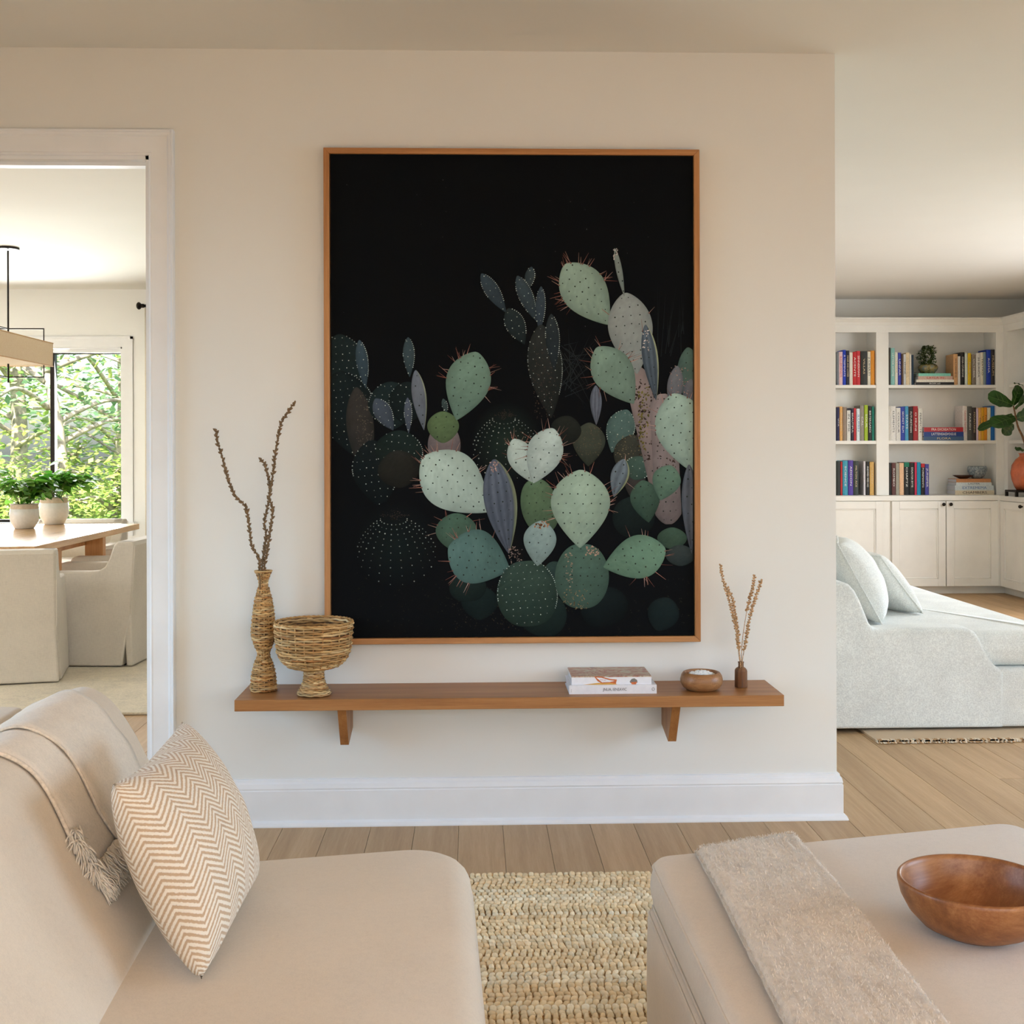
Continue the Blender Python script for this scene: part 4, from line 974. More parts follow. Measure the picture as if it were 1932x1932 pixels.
# big wooden bowl on the ottoman
M_bowl = wood('bowl_wood', (98, 56, 30), (146, 92, 52), (186, 134, 86), 'X', 0.38, 0.5, 0.45)
bz = otop(1.0, -2.0) - 0.0005
bwp = at_z(1842, 1758, bz)
prof = [(0.045, 0), (0.060, 0.0015), (0.085, 0.014), (0.104, 0.034), (0.1155, 0.056), (0.1205, 0.076), (0.1205, 0.082), (0.1180, 0.0845), (0.1145, 0.083), (0.1125, 0.076), (0.107, 0.056), (0.095, 0.036), (0.07, 0.018), (0.04, 0.010), (0.001, 0.009)]
m = MB(); m.lathe(prof, (0, 0, 0), 72); ob = m.build('wooden_bowl', M_bowl, None, smooth=True); ob.location = (bwp.x, bwp.y, bz); ob.rotation_euler = (0, 0, .5); tag(ob, 'large empty brown wooden bowl standing on the ottoman', 'bowl')
# ================================================================== DINING ROOM
M_linen = fabric('chair_linen', (218, 209, 196), 420, 0.35, 0.05, 0.02, weave=True)
M_drug = fabric('dining_rug_wool', (220, 208, 184), 200, 0.5, 0.1, 0.03)
M_table = wood('table_oak', (178, 132, 84), (206, 164, 116), (222, 184, 138), 'Y', 0.22, 0.5)
M_tablez = wood('table_leg_oak', (168, 112, 62), (194, 138, 84), (210, 158, 104), 'Z', 0.4, 0.4)
dy0 = at_z(240, 1344.5, 0.012).y
dr_ = thing('dining_rug', 'plain sand coloured rug under the dining table', 'rug', (-3.0, (dy0 + 5.3) / 2, 0))
m = MB(); m.box(-5.0, -0.75, dy0, 5.3, 0.0005, 0.012); m.build('field', M_drug, dr_, bevel=0.003)
m = MB(); m.tube([(-5, dy0, .008), (-.75, dy0, .008), (-.75, 5.3, .008), (-5, 5.3, .008)], 0.0065, 6, closed=True); m.build('binding', M_drug, dr_)
RZ = 0.012
# table
ZT = 0.69; tA = at_z(72, 1031, ZT); tB = at_z(258, 988, ZT); TX1 = (tA.x + tB.x) / 2; TX0 = TX1 - 1.05; TY0, TY1 = tA.y, tB.y
tb_ = thing('dining_table', 'pale oak rectangular dining table with slab legs', 'table', ((TX0 + TX1) / 2, (TY0 + TY1) / 2, 0))
m = MB(); m.box(TX0, TX1, TY0, TY1, ZT - 0.038, ZT); m.build('table_top', M_table, tb_, bevel=0.002)
ly = at_x(200, 1003, TX1).y
for yy in (TY0 + 0.42, ly):
    for xa in (TX0 + 0.02, TX1 - 0.135):
        m = MB(); m.box(xa, xa + 0.115, yy, yy + 0.06, RZ, ZT - 0.038); m.build('leg', M_tablez, tb_, bevel=0.002)
for xx in (TX0 + .10, TX1 - .16):
    m = MB(); m.box(xx, xx + 0.03, TY0 + 0.48, ly, ZT - 0.09, ZT - 0.038); m.build('rail', M_tablez, tb_)

# slip-covered armchairs; local: seat faces +Y, back at y=0, width along X
def chair(label, loc, rotz, zb=0.69, za=0.525, wd=0.62, L=0.62):
    c = thing('dining_armchair', label, 'chair', loc, rotz, 'slipcovered armchairs round the dining table')
    hw = wd / 2; bt_ = 0.11
    # side profile (y, z): back, concave shoulder, arm, front
    prof = [(0.024, 0.006), (0.004, 0.16), (-0.02, 0.272), (-0.045, zb - 0.02), (-0.03, zb), (0.05, zb + .002), (0.075, zb - 0.02), (0.10, za + 0.07), (0.125, za + 0.025), (0.16, za + 0.004), (0.22, za), (L - 0.04, za), (L - 0.01, za - 0.01), (L, za - 0.04), (L + 0.012, 0.006)]
    for s in (-1, 1):
        m = MB(); m.prism(prof, s * hw, s * (hw - 0.075), 'X')
        m.v = [(x + (s * .02 * max(0, 1 - z / .27) if z < .27 and abs(x) > hw - .01 else 0), y, z) for x, y, z in m.v]
        m.build('arm_panel', M_linen, c, local=True, bevel=0.010, seg=3, ang=50)
    m = MB(); m.prism([(-0.036, 0.006), (-0.021, 0.27), (-0.046, zb - 0.02), (-0.03, zb), (0.05, zb + .002), (0.075, zb - 0.02), (0.11, 0.30), (0.02, .25), (0.0, .006)], -hw + 0.003, hw - 0.003, 'X')
    m.v = [(x + (math.copysign(.016, x) * max(0, 1 - z / .27) if z < .27 else 0), y, z) for x, y, z in m.v]
    m.build('backrest', M_linen, c, local=True, bevel=0.010, seg=3, ang=50)
    m = MB(); m.box(-hw + 0.07, hw - 0.07, 0.09, L - 0.01, 0.30, 0.42); m.build('seat', M_linen, c, local=True, bevel=0.03, seg=3)
    m = MB(); m.box(-hw + .07, hw - .07, L - .03, L + .004, .006, .31); m.build('skirt', M_linen, c, local=True, bevel=.004)
    for s in (-1, 1):
        m = MB(); m.tube([(s * (hw + .001), -0.023, .29), (s * (hw + .001), -0.033, .45), (s * (hw + .001), -.045, zb - .02)], .0025, 5); m.build('seam', M_linen, c, local=True)
    for s in (-1, 1):
        for y in (.05, L - .05):
            m = MB(); m.box(s * (hw - .06), s * (hw - .10), y - .02, y + .02, 0, .28); m.build('leg', M_black, c, local=True)
    return c
p = at_z(108, 1286, RZ); a1 = R(13)
hw = 0.31
chair('cream slipcovered armchair at the table end nearest the doorway, back turned', (p.x - hw * math.cos(a1), p.y - hw * math.sin(a1), RZ), a1, 0.685, L=0.40)
# armchairs on the library side of the table face -X
p2 = at_z(240, 1258, RZ); a2 = R(90 - 4)
def side_chair(label, near, ang):
    # near: floor point of the back corner closest to the doorway; local x = +hw maps towards -Y for a +90 turn
    c, s = math.cos(ang), math.sin(ang); off = Vector((hw * -1 * c, hw * -1 * s))   # local (-hw,0) is the near corner
    chair(label, (near.x - off.x, near.y - off.y, RZ), ang)
side_chair('cream slipcovered armchair tucked under the long table side beside the doorway', p2, a2)
side_chair('cream slipcovered armchair further along the long table side, before the window', Vector((p2.x - 0.02, p2.y + 0.98, 0)), R(90))
chair('cream slipcovered armchair at the table end by the window', ((TX0 + TX1) / 2, TY1 + 0.42, RZ), R(180))

# ------------------------------------------------------------------ potted plants
M_pot = plain('glazed_pot', (232, 232, 230), 0.3, 0.5, var=0.02); M_potrim = plain('bare_clay_rim', (206, 190, 170), 0.7, var=0.05); M_soil = plain('soil', (50, 36, 26), 0.95, var=.3)
t = NT('house_leaf'); oi = t.n('ObjectInfo'); c_ = t.ramp(oi.outputs['Random'], [(0.0, (52, 104, 30)), (0.5, (82, 140, 44)), (1.0, (128, 178, 72))]); M_leaf = t.set(c_, 0.4, 0.4)
tl = t.n('BsdfTranslucent'); t.l(c_, tl.inputs[0]); mx = t.n('MixShader'); mx.inputs[0].default_value = .5; t.l(t.b.outputs[0], mx.inputs[1]); t.l(tl.outputs[0], mx.inputs[2]); t.l(mx.outputs[0], t.out.inputs[0])
def leaf_mesh(name, L, Wd, mat, fold=.18, droop=.25, n=6, lob=None):
    vs = []; fs = []
    for i in range(n + 1):
        u = i / n; w = Wd * (math.sin(PI * u ** .8) ** .8 if lob is None else lob(u)); y = L * u; z = -droop * L * u * u
        w = max(w, 0.0004); vs += [(-w, y, z + fold * w), (0, y, z), (w, y, z + fold * w)]
    for i in range(n):
        b = i * 3; fs += [(b, b + 1, b + 4, b + 3), (b + 1, b + 2, b + 5, b + 4)]
    m = MB(); m.add(vs, fs); return m.mesh(name, mat, True)
LM = leaf_mesh('leaf', 0.078, 0.029, M_leaf)
def potted(label, base, r, h, nl, spread, top, seed, droop_side=0):
    q = random.Random(seed); t = thing('potted_plant', label, 'plant', tuple(base))
    m = MB(); m.lathe([(r * .62, 0), (r * .68, .003), (r * .95, h * .3), (r, h * .55), (r * .97, h * .78), (r * .93, h * .8)], base, 32); m.build('pot', M_pot, t, smooth=True)
    m = MB(); m.lathe([(r * .935, h * .79), (r * .95, h * .86), (r * .93, h * .9), (r * .95, h * .98), (r * .9, h), (r * .85, h * .97), (r * .85, h * .8)], base, 32, cap0=False); m.build('pot_rim', M_potrim, t, smooth=True)
    m = MB(); m.lathe([(.001, h * .86), (r * .86, h * .86)], base, 20, cap0=False); m.build('soil', M_soil, t)
    stems = MB(); tips = []
    for k in range(26):
        a = q.uniform(0, 2 * PI); rr = q.uniform(.25, 1) * spread; hh = top * q.uniform(.55, 1) * (1.1 - .55 * rr / spread)
        if q.random() < .28: hh = top * q.uniform(.05, .35); rr = spread * q.uniform(.8, 1.2)
        b = Vector(base) + Vector((r * .3 * math.cos(a), r * .3 * math.sin(a), h * .86)); e = Vector(base) + Vector((rr * math.cos(a) + droop_side * rr * .4, rr * math.sin(a), h + hh)); mid = (b + e) / 2 + Vector((0, 0, .06 if hh > .1 else .12))
        C = catmull([b, mid, e], 5, False); stems.tube(C, .0018, 4); tips.append(C)
    stems.build('stems', M_twigg, t)
    for k in range(nl):
        C = q.choice(tips); i = q.randint(3, len(C) - 1); p = C[i]; d = (C[i] - C[i - 1]).normalized(); o = bpy.data.objects.new('leaf', LM); COL.objects.link(o); o.parent = t
        az = q.uniform(0, 2 * PI) if i < len(C) - 1 else math.atan2(d.x, d.y) * -1
        o.location = p - Vector(base); o.rotation_euler = (q.uniform(-.7, .5), q.uniform(-.5, .5), az); s = q.uniform(.65, 1.15); o.scale = (s, s, s)
    return t
M_twigg = plain('green_stem', (92, 110, 58), 0.7, var=.15)
pb1 = at_z(46, 997, ZT); pb2 = at_z(102, 989, ZT)
potted('leafy green plant in white pot, the one closer to the doorway', (pb1.x, pb1.y, ZT), 0.093, 0.165, 250, 0.215, 0.26, 4)
potted('leafy green plant in white pot, the one closer to the window', (pb2.x, pb2.y, ZT), 0.100, 0.19, 250, 0.235, 0.28, 8, 0.5)

# ------------------------------------------------------------------ chandelier
M_shade = fabric('shade_linen', (240, 226, 204), 300, .2, .04, .02); tl = NT('shade_cloth'); cc_ = tl.ramp(tl.noise(tl.coord(), 220, 2), [(.3, (238, 224, 204)), (.7, (248, 238, 222))]); M_shade = tl.set(cc_, .9, .1); t2 = tl.n('BsdfTranslucent'); tl.l(cc_, t2.inputs[0]); mx = tl.n('MixShader'); mx.inputs[0].default_value = .5; tl.l(tl.b.outputs[0], mx.inputs[1]); tl.l(t2.outputs[0], mx.inputs[2]); tl.l(mx.outputs[0], tl.out.inputs[0])
M_shtrim = plain('shade_trim', (214, 178, 136), .7)
rodp = at_z(15, 467, H); rx, ry = rodp.x, rodp.y
ch = thing('chandelier', 'long rectangular linen shade hung in thin black rods over the dining table', 'chandelier', (rx, ry, H))
m = MB(); m.lathe([(0.001, H - 0.014), (0.066, H - 0.014), (0.068, H - 0.011), (0.068, H)], (rx, ry, 0), 28, cap0=True); m.build('canopy', M_black, ch, smooth=False)
zf1 = at_y(50, 620.5, ry).z; zf0 = at_y(50, 711.5, ry).z; xfr = at_y(89.5, 660, ry).x
m = MB(); m.cyl((rx, ry, H - 0.02), (rx, ry, at_y(15, 722, ry).z), 0.006, 8); m.build('stem', M_black, ch)
yN = ry - 1.15
sA = at_y(100, 648, ry + 0.13); sB = at_y(100, 691, ry + 0.13)
sw = sA.x - rx; xfr = min(xfr, rx + sw - 0.012); zs1, zs0 = sA.z, sB.z; yS1 = ry + 0.13; yS0 = yN - 0.13
for yy in (ry, yN):
    m = MB(); m.tube([(xfr, yy, zf1), (2 * rx - xfr, yy, zf1), (2 * rx - xfr, yy, zf0), (xfr, yy, zf0)], 0.0055, 6, closed=True); m.build('frame_loop', M_black, ch)
m = MB(); m.cyl((rx, yN, H - .02), (rx, yN, zf0), 0.006, 8); m.lathe([(0.001, H - 0.024), (0.066, H - 0.024), (0.068, H)], (rx, yN, 0), 28); m.build('stem', M_black, ch)
for z in (zf1, zf0):
    m = MB(); m.cyl((rx, yN, z), (rx, ry, z), 0.0045, 6); m.build('tie_bar', M_black, ch)
th = 0.004
m = MB(); m.box(rx - sw, rx - sw + th, yS0, yS1, zs0, zs1); m.box(rx + sw - th, rx + sw, yS0, yS1, zs0, zs1); m.box(rx - sw, rx + sw, yS0, yS0 + th, zs0, zs1); m.box(rx - sw, rx + sw, yS1 - th, yS1, zs0, zs1)
sh = m.build('shade', M_shade, ch)
m = MB()
for z in (zs0, zs1): m.tube([(rx - sw, yS0, z), (rx + sw, yS0, z), (rx + sw, yS1, z), (rx - sw, yS1, z)], 0.004, 5, closed=True)
m.build('edge_trim', M_shtrim, sh)
m = MB(); m.box(rx - sw + .005, rx + sw - .005, yS0 + .005, yS1 - .005, zs0 + .006, zs0 + .009); m.build('diffuser', M_shade, sh)

# ------------------------------------------------------------------ curtain
yc = YB - 0.09
r0 = at_y(262, 577, yc)
rod = thing('curtain_rod', 'dark bronze curtain rod with ball finial on dining room wall', 'curtain rod', (r0.x, YB, r0.z))
m = MB(); m.cyl((r0.x + .02, yc, r0.z), (r0.x + 1.3, yc, r0.z), 0.011, 12); m.build('pole', M_black, rod, smooth=True)
m = MB(); m.ell((r0.x, yc, r0.z), (.02, .03, .03), 14, 8); m.cyl((r0.x + .01, yc, r0.z), (r0.x + .04, yc, r0.z), .016, 12); m.build('finial', M_black, rod, smooth=True)
m = MB(); m.cyl((r0.x + .07, YB, r0.z), (r0.x + .07, yc, r0.z), .009, 10); m.lathe([(.001, 0), (.03, 0)], (0, 0, 0), 8) if False else None; m.build('rod_bracket', M_black, rod)
cx0 = at_y(274, 800, yc).x; vs = []; fs = []; n = 60
zc1 = r0.z - 0.012
for i in range(n + 1):
    x = cx0 + 0.55 * i / n; y = yc + 0.028 * math.sin(i * 2 * PI / 7.5)
    vs += [(x, y, zc1), (x + .01 * math.sin(i), y * 1.0 + .006 * math.sin(i * 1.7), 1.2), (x + .015 * math.sin(i * .7), y + .01 * math.sin(i * 1.3), 0.012)]
for i in range(n): b = i * 3; fs += [(b, b + 1, b + 4, b + 3), (b + 1, b + 2, b + 5, b + 4)]
m = MB(); m.add(vs, fs); cu = m.build('curtain', fabric('curtain_linen', (246, 238, 222), 300, .2, .04, .02), None, smooth=True); so_ = cu.modifiers.new('thick', 'SOLIDIFY'); so_.thickness = 0.003
tag(cu, 'cream linen curtain panel hanging beside the dining room window', 'curtain')

# ================================================================== OUTDOORS
t = NT('lawn'); v = t.coord('Object', (1, 1, 1)); M_lawn = t.set(t.ramp(t.noise(v, 3, 5), [(.3, (78, 108, 48)), (.7, (128, 150, 78))]), .95, .1)
m = MB(); m.add([(-45, 6.5, -.35), (40, 6.5, -.35), (40, 60, -.35), (-45, 60, -.35)], [(0, 1, 2, 3)]); ob = m.build('lawn', M_lawn, None); struct(ob, 'sunlit lawn outside the dining room')
t = NT('tree_leaf'); a = t.n('VertexColor'); a.layer_name = 'col'; M_tleaf = t.set(a.outputs['Color'], .5, .3)
# leaves let some sunlight through
tl = t.n('BsdfTranslucent'); t.l(a.outputs['Color'], tl.inputs[0]); mx = t.n('MixShader'); mx.inputs[0].default_value = .45
t.l(t.b.outputs[0], mx.inputs[1]); t.l(tl.outputs[0], mx.inputs[2]); t.l(mx.outputs[0], t.out.inputs[0])
M_bark = plain('bark', (140, 132, 120), .9, .2, var=.2, scale=14, bump=.4)
def tree(name, label, base, h, crown_z, rad, nl, leaf, cols, seed, lean=(0, 0), flatk=.7, nbr=14, trunk=.14):
    q = random.Random(seed); t = thing(name, label, 'tree' if name == 'tree' else 'shrub', base, 0, None)
    b = Vector(base); m = MB(); top = b + Vector((lean[0], lean[1], h)); tips = []
    if name == 'tree':
        C = catmull([b, b.lerp(top, .35) + Vector((.1, 0, 0)), b.lerp(top, .7) + Vector((-.12, .1, 0)), top], 5, False); m.tube(C, [trunk * (1 - .8 * i / len(C)) for i in range(len(C))], 8)
    for k in range(nbr):
        z = crown_z + (h - crown_z) * (k + q.random()) / nbr; st = b + Vector((lean[0], lean[1], 0)) * (z / h) + Vector((0, 0, z)); a = q.uniform(0, 2 * PI); L = rad * q.uniform(.6, 1.1) * (1 - .45 * max(0, (z - crown_z) / (h - crown_z)))
        e = st + Vector((math.cos(a) * L, math.sin(a) * L, q.uniform(-.12, .3) * L)); mid = st.lerp(e, .5) + Vector((0, 0, .14 * L)); C = catmull([st, mid, e], 6, False); m.tube(C, [.035 * (1 - .8 * i / len(C)) + .004 for i in range(len(C))], 5); tips.append(C)
    m.build('branches' if name != 'tree' else 'trunk', M_bark, t, smooth=True)
    f = MB(); vs = []; fs = []; cs = []
    for k in range(nl):
        C = q.choice(tips); u = q.random() ** .6; p = C[min(len(C) - 1, int(u * (len(C) - 1)))] ; s = rad * .22
        p = p + Vector((q.gauss(0, s), q.gauss(0, s), q.gauss(0, s * flatk * .5))); d = Vector((q.uniform(-1, 1), q.uniform(-1, 1), q.uniform(-.5, .3))).normalized(); n = Vector((q.uniform(-.5, .5), q.uniform(-.5, .5), 1)); sd = d.cross(n).normalized() * leaf * .36; L = leaf * q.uniform(.7, 1.3); o = len(vs)
        vs += [p, p + d * L * .5 + sd, p + d * L, p + d * L * .5 - sd]; fs.append((o, o + 1, o + 2, o + 3)); c = lin(q.choice(cols)); cs += [c] * 4
    f.add(vs, fs, cs); tag(f.build('foliage', M_tleaf, t, color=True), kind='stuff')
gA = ((132, 156, 82), (158, 174, 98), (106, 138, 72), (176, 184, 112)); gB = ((96, 130, 94), (118, 146, 112), (82, 116, 86), (138, 158, 116)); gC = ((118, 146, 70), (146, 164, 86), (94, 126, 58), (166, 172, 100))
def outp(px, py, d): return at_y(px, py, dep(d))
g = -.35
tree('tree', 'tall slim tree with a pale leaning trunk right outside the window', (outp(128, 800, 14.5).x, dep(14.5), g), 5.2, 1.6, 2.0, 1500, .12, gB, 31, (-.7, .3), .5, 16, .085)
tree('tree', 'broad tree with layered branches beyond the lawn', (outp(205, 800, 19).x, dep(19), g), 6.0, 1.3, 3.0, 2000, .15, gB, 32, (.4, 0), .4, 18)
tree('tree', 'yellow green tree outside the window behind the potted plants', (outp(20, 800, 17).x, dep(17), g), 5.4, 1.2, 2.6, 2000, .13, gA, 33, (0, .2), .45, 18)
tree('tree', 'distant leafy tree in the gap between the garden trees', (outp(-60, 800, 24).x, dep(24), g), 7.0, 1.4, 3.6, 1800, .18, gA, 34, (0, 0), .5, 18)
tree('tree', 'large tree at the garden edge beyond the window frame', (outp(300, 800, 25).x, dep(25), g), 7.5, 1.0, 3.8, 1800, .18, gB, 35, (0, 0), .5, 18)
for k, (px, d, hh, rr, lab) in enumerate(((215, 13.6, 1.25, .85, 'bright green shrub under the right part of the window'), (140, 15.5, 1.5, 1.1, 'rounded garden shrub behind the leaning tree'), (60, 14.2, 1.3, 1.0, 'sunny garden shrub behind the table plants'), (-30, 15.0, 1.4, 1.1, 'broad garden shrub at the far side of the window'))):
    tree('garden_shrub', lab, (outp(px, 900, d).x, dep(d), g), hh, .15, rr, 2100, .085, gC if k % 2 == 0 else gA, 50 + k, (0, 0), 1.2, 16)
# ================================================================== LIBRARY
YU, YBS, YSP = 6.01, 5.90, 6.030         # upper face, base cabinet face, book spines
YBK = 6.25
ZC = at_y(1720, 935, YBS).z
XCN = at_y(1884, 1000, YBS).x              # inside corner with the wing
XUP = at_y(1893.5, 760, YU).x              # wing's upper face
m_l = 2.10                                 # left end, hidden behind the main wall
def X(px, Y=YU): return at_y(px, 800, Y).x
def Z(py, Y=YU, px=1730): return at_y(px, py, Y).z
bkc = thing('bookcase', 'tall built-in white bookcase with open shelves along library wall', 'bookcase', ((m_l + XUP) / 2, YU, ZC))
zt = Z(600)
m = MB(); m.box(m_l, XUP + 0.3, YBK, YLIB, ZC, zt - .01); m.build('back_panel', M_joinery, bkc)
s1, s2 = X(1653.5), X(1677); s3 = X(1879.5)
def upright(a, b): m = MB(); m.box(a, b, YU, YBK, ZC, zt - .05); m.build('upright', M_joinery, bkc, bevel=.002)
upright(m_l - .06, m_l); upright(s1, s2); upright(s3, XUP + .02)
zr = Z(627)
m = MB(); m.box(m_l, XUP + .02, YU - .004, YU + .03, zr, zt - .03); m.build('top_rail', M_joinery, bkc)
m = MB(); m.box(m_l, XUP + .3, YU, YBK, zt - .05, zt - .03); m.build('top_panel', M_joinery, bkc)
corn = [(0, zt - .062), (-.008, zt - .06), (-.012, zt - .05), (-.016, zt - .038), (-.035, zt - .018), (-.042, zt - .012), (-.042, zt), (0.03, zt)]
m = MB(); m.prism([(YU + a, z) for a, z in corn], m_l, XUP, 'X'); m.build('cornice', M_joinery, bkc)
ys_ = YU + 0.005
zA, zAb = Z(726.2, ys_), Z(732, ys_); zB, zBb = Z(831.2, ys_), Z(837.6, ys_)
for (a, b) in ((m_l, s1), (s2, s3)):
    for z1_, z0_ in ((zA, zAb), (zB, zBb)):
        m = MB(); m.box(a, b, ys_, YBK, z0_, z1_); m.build('shelf_board', M_joinery, bkc, bevel=.0015)
# worktop and base cabinets
ct = MB(); ct.prism([(m_l - .06, YBS - .02), (XCN - .0, YBS - .02), (XCN - .0, 4.2), (XR - .005, 4.2), (XR - .005, YLIB - .001), (m_l - .06, YLIB - .001)], ZC - 0.042, ZC, 'Z')
cto = ct.build('worktop', M_joinery, None, bevel=.002); tag(cto, 'painted white worktop running round the library corner over the cabinets', 'worktop')
ZCB = ZC - 0.042; zd0 = Z(1106, YBS); zk = 0.0
def door(parent, a, b, z0, z1, knob=None, axis='X', at=YBS, dirn=-1):
    """shaker door in the plane of the cabinet face"""
    def T(u, o, z): return (u, at + dirn * o, z) if axis == 'X' else (at + dirn * o, u, z)
    def bx(m, u0, u1, o0, o1, z0_, z1_):
        p, q = T(u0, o0, z0_), T(u1, o1, z1_); m.box(p[0], q[0], p[1], q[1], z0_, z1_)
    w = 0.062; m = MB(); bx(m, a, a + w, 0, .02, z0, z1); bx(m, b - w, b, 0, .02, z0, z1); bx(m, a + w, b - w, 0, .02, z1 - w, z1); bx(m, a + w, b - w, 0, .02, z0, z0 + w)
    d = m.build('door', M_joinery, parent, bevel=.0015)
    m = MB(); bx(m, a + w - .002, b - w + .002, 0, .009, z0 + w - .002, z1 - w + .002); m.build('door_panel', M_joinery, d)
    m = MB()
    for (u0, u1, c0, c1) in ((a + w, a + w + .012, z0 + w, z1 - w), (b - w - .012, b - w, z0 + w, z1 - w), (a + w, b - w, z1 - w - .012, z1 - w), (a + w, b - w, z0 + w, z0 + w + .012)): bx(m, u0, u1, .008, .0145, c0, c1)
    m.build('moulding', M_joinery, d, bevel=.004)
    if knob:
        ku, kz = knob; p0_, p1_, p2_ = T(ku, .02, kz), T(ku, .034, kz), T(ku, .04, kz); m = MB(); m.cyl(p0_, p1_, .007, 10); m.ell(p2_, (.0145, .0145, .0145), 12, 8); m.build('knob', M_black, d, smooth=True)
    return d
def cabinet(label, a, b, doors):
    c = thing('base_cabinet', label, 'cabinet', ((a + b) / 2, YBS, 0))
    m = MB(); m.box(a, b, YBS + .001, YLIB - .002, zd0 - .004, ZCB); m.build('carcass', M_joinery, c)
    m = MB(); m.box(a, b + (.09 if b > 3.5 else 0), YBS + .055, YBS + .075, 0, zd0 - .004); m.build('toe_kick', M_joinery, c)
    for d in doors: door(c, *d)
    return c
xa, xb = X(1664.5, YBS), X(1681, YBS); xd1, xd2, xd3 = X(1782, YBS), X(1783.6, YBS), X(1881, YBS)
xmid = (xa + xb) / 2; zt1 = ZCB - 0.004
cabinet('white shaker base cabinet with one door under the narrow bookcase bay', m_l - .06, xmid, [(m_l + .30, xa, zd0, zt1)])
zkn = Z(951.5, YBS)
cabinet('white shaker base cabinet with two knobbed doors under the wide bookcase bay', xmid, XCN - .002, [(xb, xd1, zd0, zt1, (X(1777, YBS), zkn)), (xd2, xd3, zd0, zt1, (X(1790.5, YBS), zkn))])
# wing along the right-hand wall
XW = XCN
wc = thing('base_cabinet', 'white shaker base cabinet of the bookcase wing beside the corner', 'cabinet', (XW, 5.0, 0))
m = MB(); m.box(XW + .021, XR - .003, 4.22, YBS - .0, zd0 - .004, ZCB); m.build('carcass', M_joinery, wc)
m = MB(); m.box(XW - .014, XW + .03, YBS - .024, YBS + .002, zd0 - .004, ZCB); m.build('corner_filler', M_joinery, wc)
m = MB(); m.box(XW + .075, XW + .095, 4.22, YBS + .06, 0, zd0 - .004); m.build('toe_kick', M_joinery, wc)
yd1 = YBS - .03; kn = at_x(1929, 956, XW - .0)
door(wc, yd1 - .62, yd1, zd0, zt1, (kn.y, kn.z), 'Y', XW + .021, -1)
door(wc, yd1 - 1.26, yd1 - .64, zd0, zt1, None, 'Y', XW + .021, -1)
wg = thing('bookcase', 'built-in white bookcase wing standing round the library corner', 'bookcase', (XUP, 5.2, ZC))
XB = XR - .06
m = MB(); m.box(XB, XR - .004, 4.25, YU, ZC, zt - .01); m.build('back_panel', M_joinery, wg)
for (a, b) in ((YU - .075, YU - .004), (YU - 1.35, YU - 1.28)):
    m = MB(); m.box(XUP, XB, a, b, ZC, zt - .05); m.build('upright', M_joinery, wg, bevel=.002)
m = MB(); m.box(XUP - .003, XUP + .03, 4.25, YU - .004, zr, zt - .03); m.build('top_rail', M_joinery, wg)
m = MB(); m.prism([(XUP + a, z) for a, z in corn], 4.25, YU - .02, 'Y'); m.build('cornice', M_joinery, wg)
for z1_, z0_ in ((zA, zAb), (zB, zBb)):
    m = MB(); m.box(XUP + .012, XB, YU - 1.28, YU - .075, z0_, z1_); m.build('shelf_board', M_joinery, wg, bevel=.0015)

# ------------------------------------------------------------------ books
BM = {}
def cloth(c):
    k = tuple(int(x) for x in c)
    if k not in BM: BM[k] = plain('book_cloth_%d_%d_%d' % k, c, .5, .35, var=.05, scale=90)
    return BM[k]
M_white = plain('white_ink', (236, 234, 228), .6); M_gold = plain('pale_ink', (212, 190, 150), .6); M_red = plain('red_ink', (196, 40, 48), .6); M_teal = plain('green_ink', (20, 120, 92), .6)
INK = {'w': M_white, 'k': M_ink, 'g': M_gold, 'r': M_red, 'b': plain('blue_ink', (60, 110, 170), .6), 't': M_teal}
def book_up(label, x0, x1, z0, z1, col, group, title=None, ink='w', d=.165, patch=None):
    w, h = x1 - x0, z1 - z0; e = min(.003, w * .14); mat = cloth(col)
    t = thing('book', label, 'book', ((x0 + x1) / 2, YSP, z0), 0, group)
    m = MB(); n = 5; pts = [(-w / 2, .004)] + [(-w / 2 + w * i / (n - 1), .0035 - .0035 * math.sin(PI * i / (n - 1))) for i in range(n)] + [(w / 2, .004), (w / 2, d), (w / 2 - e, d), (w / 2 - e, .005), (-w / 2 + e, .005), (-w / 2 + e, d), (-w / 2, d)]
    # cover: spine and two boards in one wrapped sheet
    m.prism(pts, 0, h, 'Z'); m.build('cover', mat, t, local=True)
    m = MB(); m.box(-w / 2 + e, w / 2 - e, .006, d - .006, .003, h - .004); m.build('pages', M_page, t, local=True)
    if title:
        sz = min(w * .78, .02); L = h * .62
        o = lettering(t, title, sz, 0, -.0008, h * .55, (R(90), R(90), 0), INK[ink], 1.0)
        ln = max(v.co.x for v in o.data.vertices) - min(v.co.x for v in o.data.vertices)
        if ln > 0: o.data.transform(Matrix.Diagonal((min(L / ln, 2.2), 1, 1, 1)))
    if patch:
        m = MB(); m.box(-w / 2 + .0005, w / 2 - .0005, -.0006, .001, h * patch[0], h * patch[1]); m.build('spine_panel', INK[patch[2]] if isinstance(patch[2], str) else cloth(patch[2]), t, local=True)
    return t
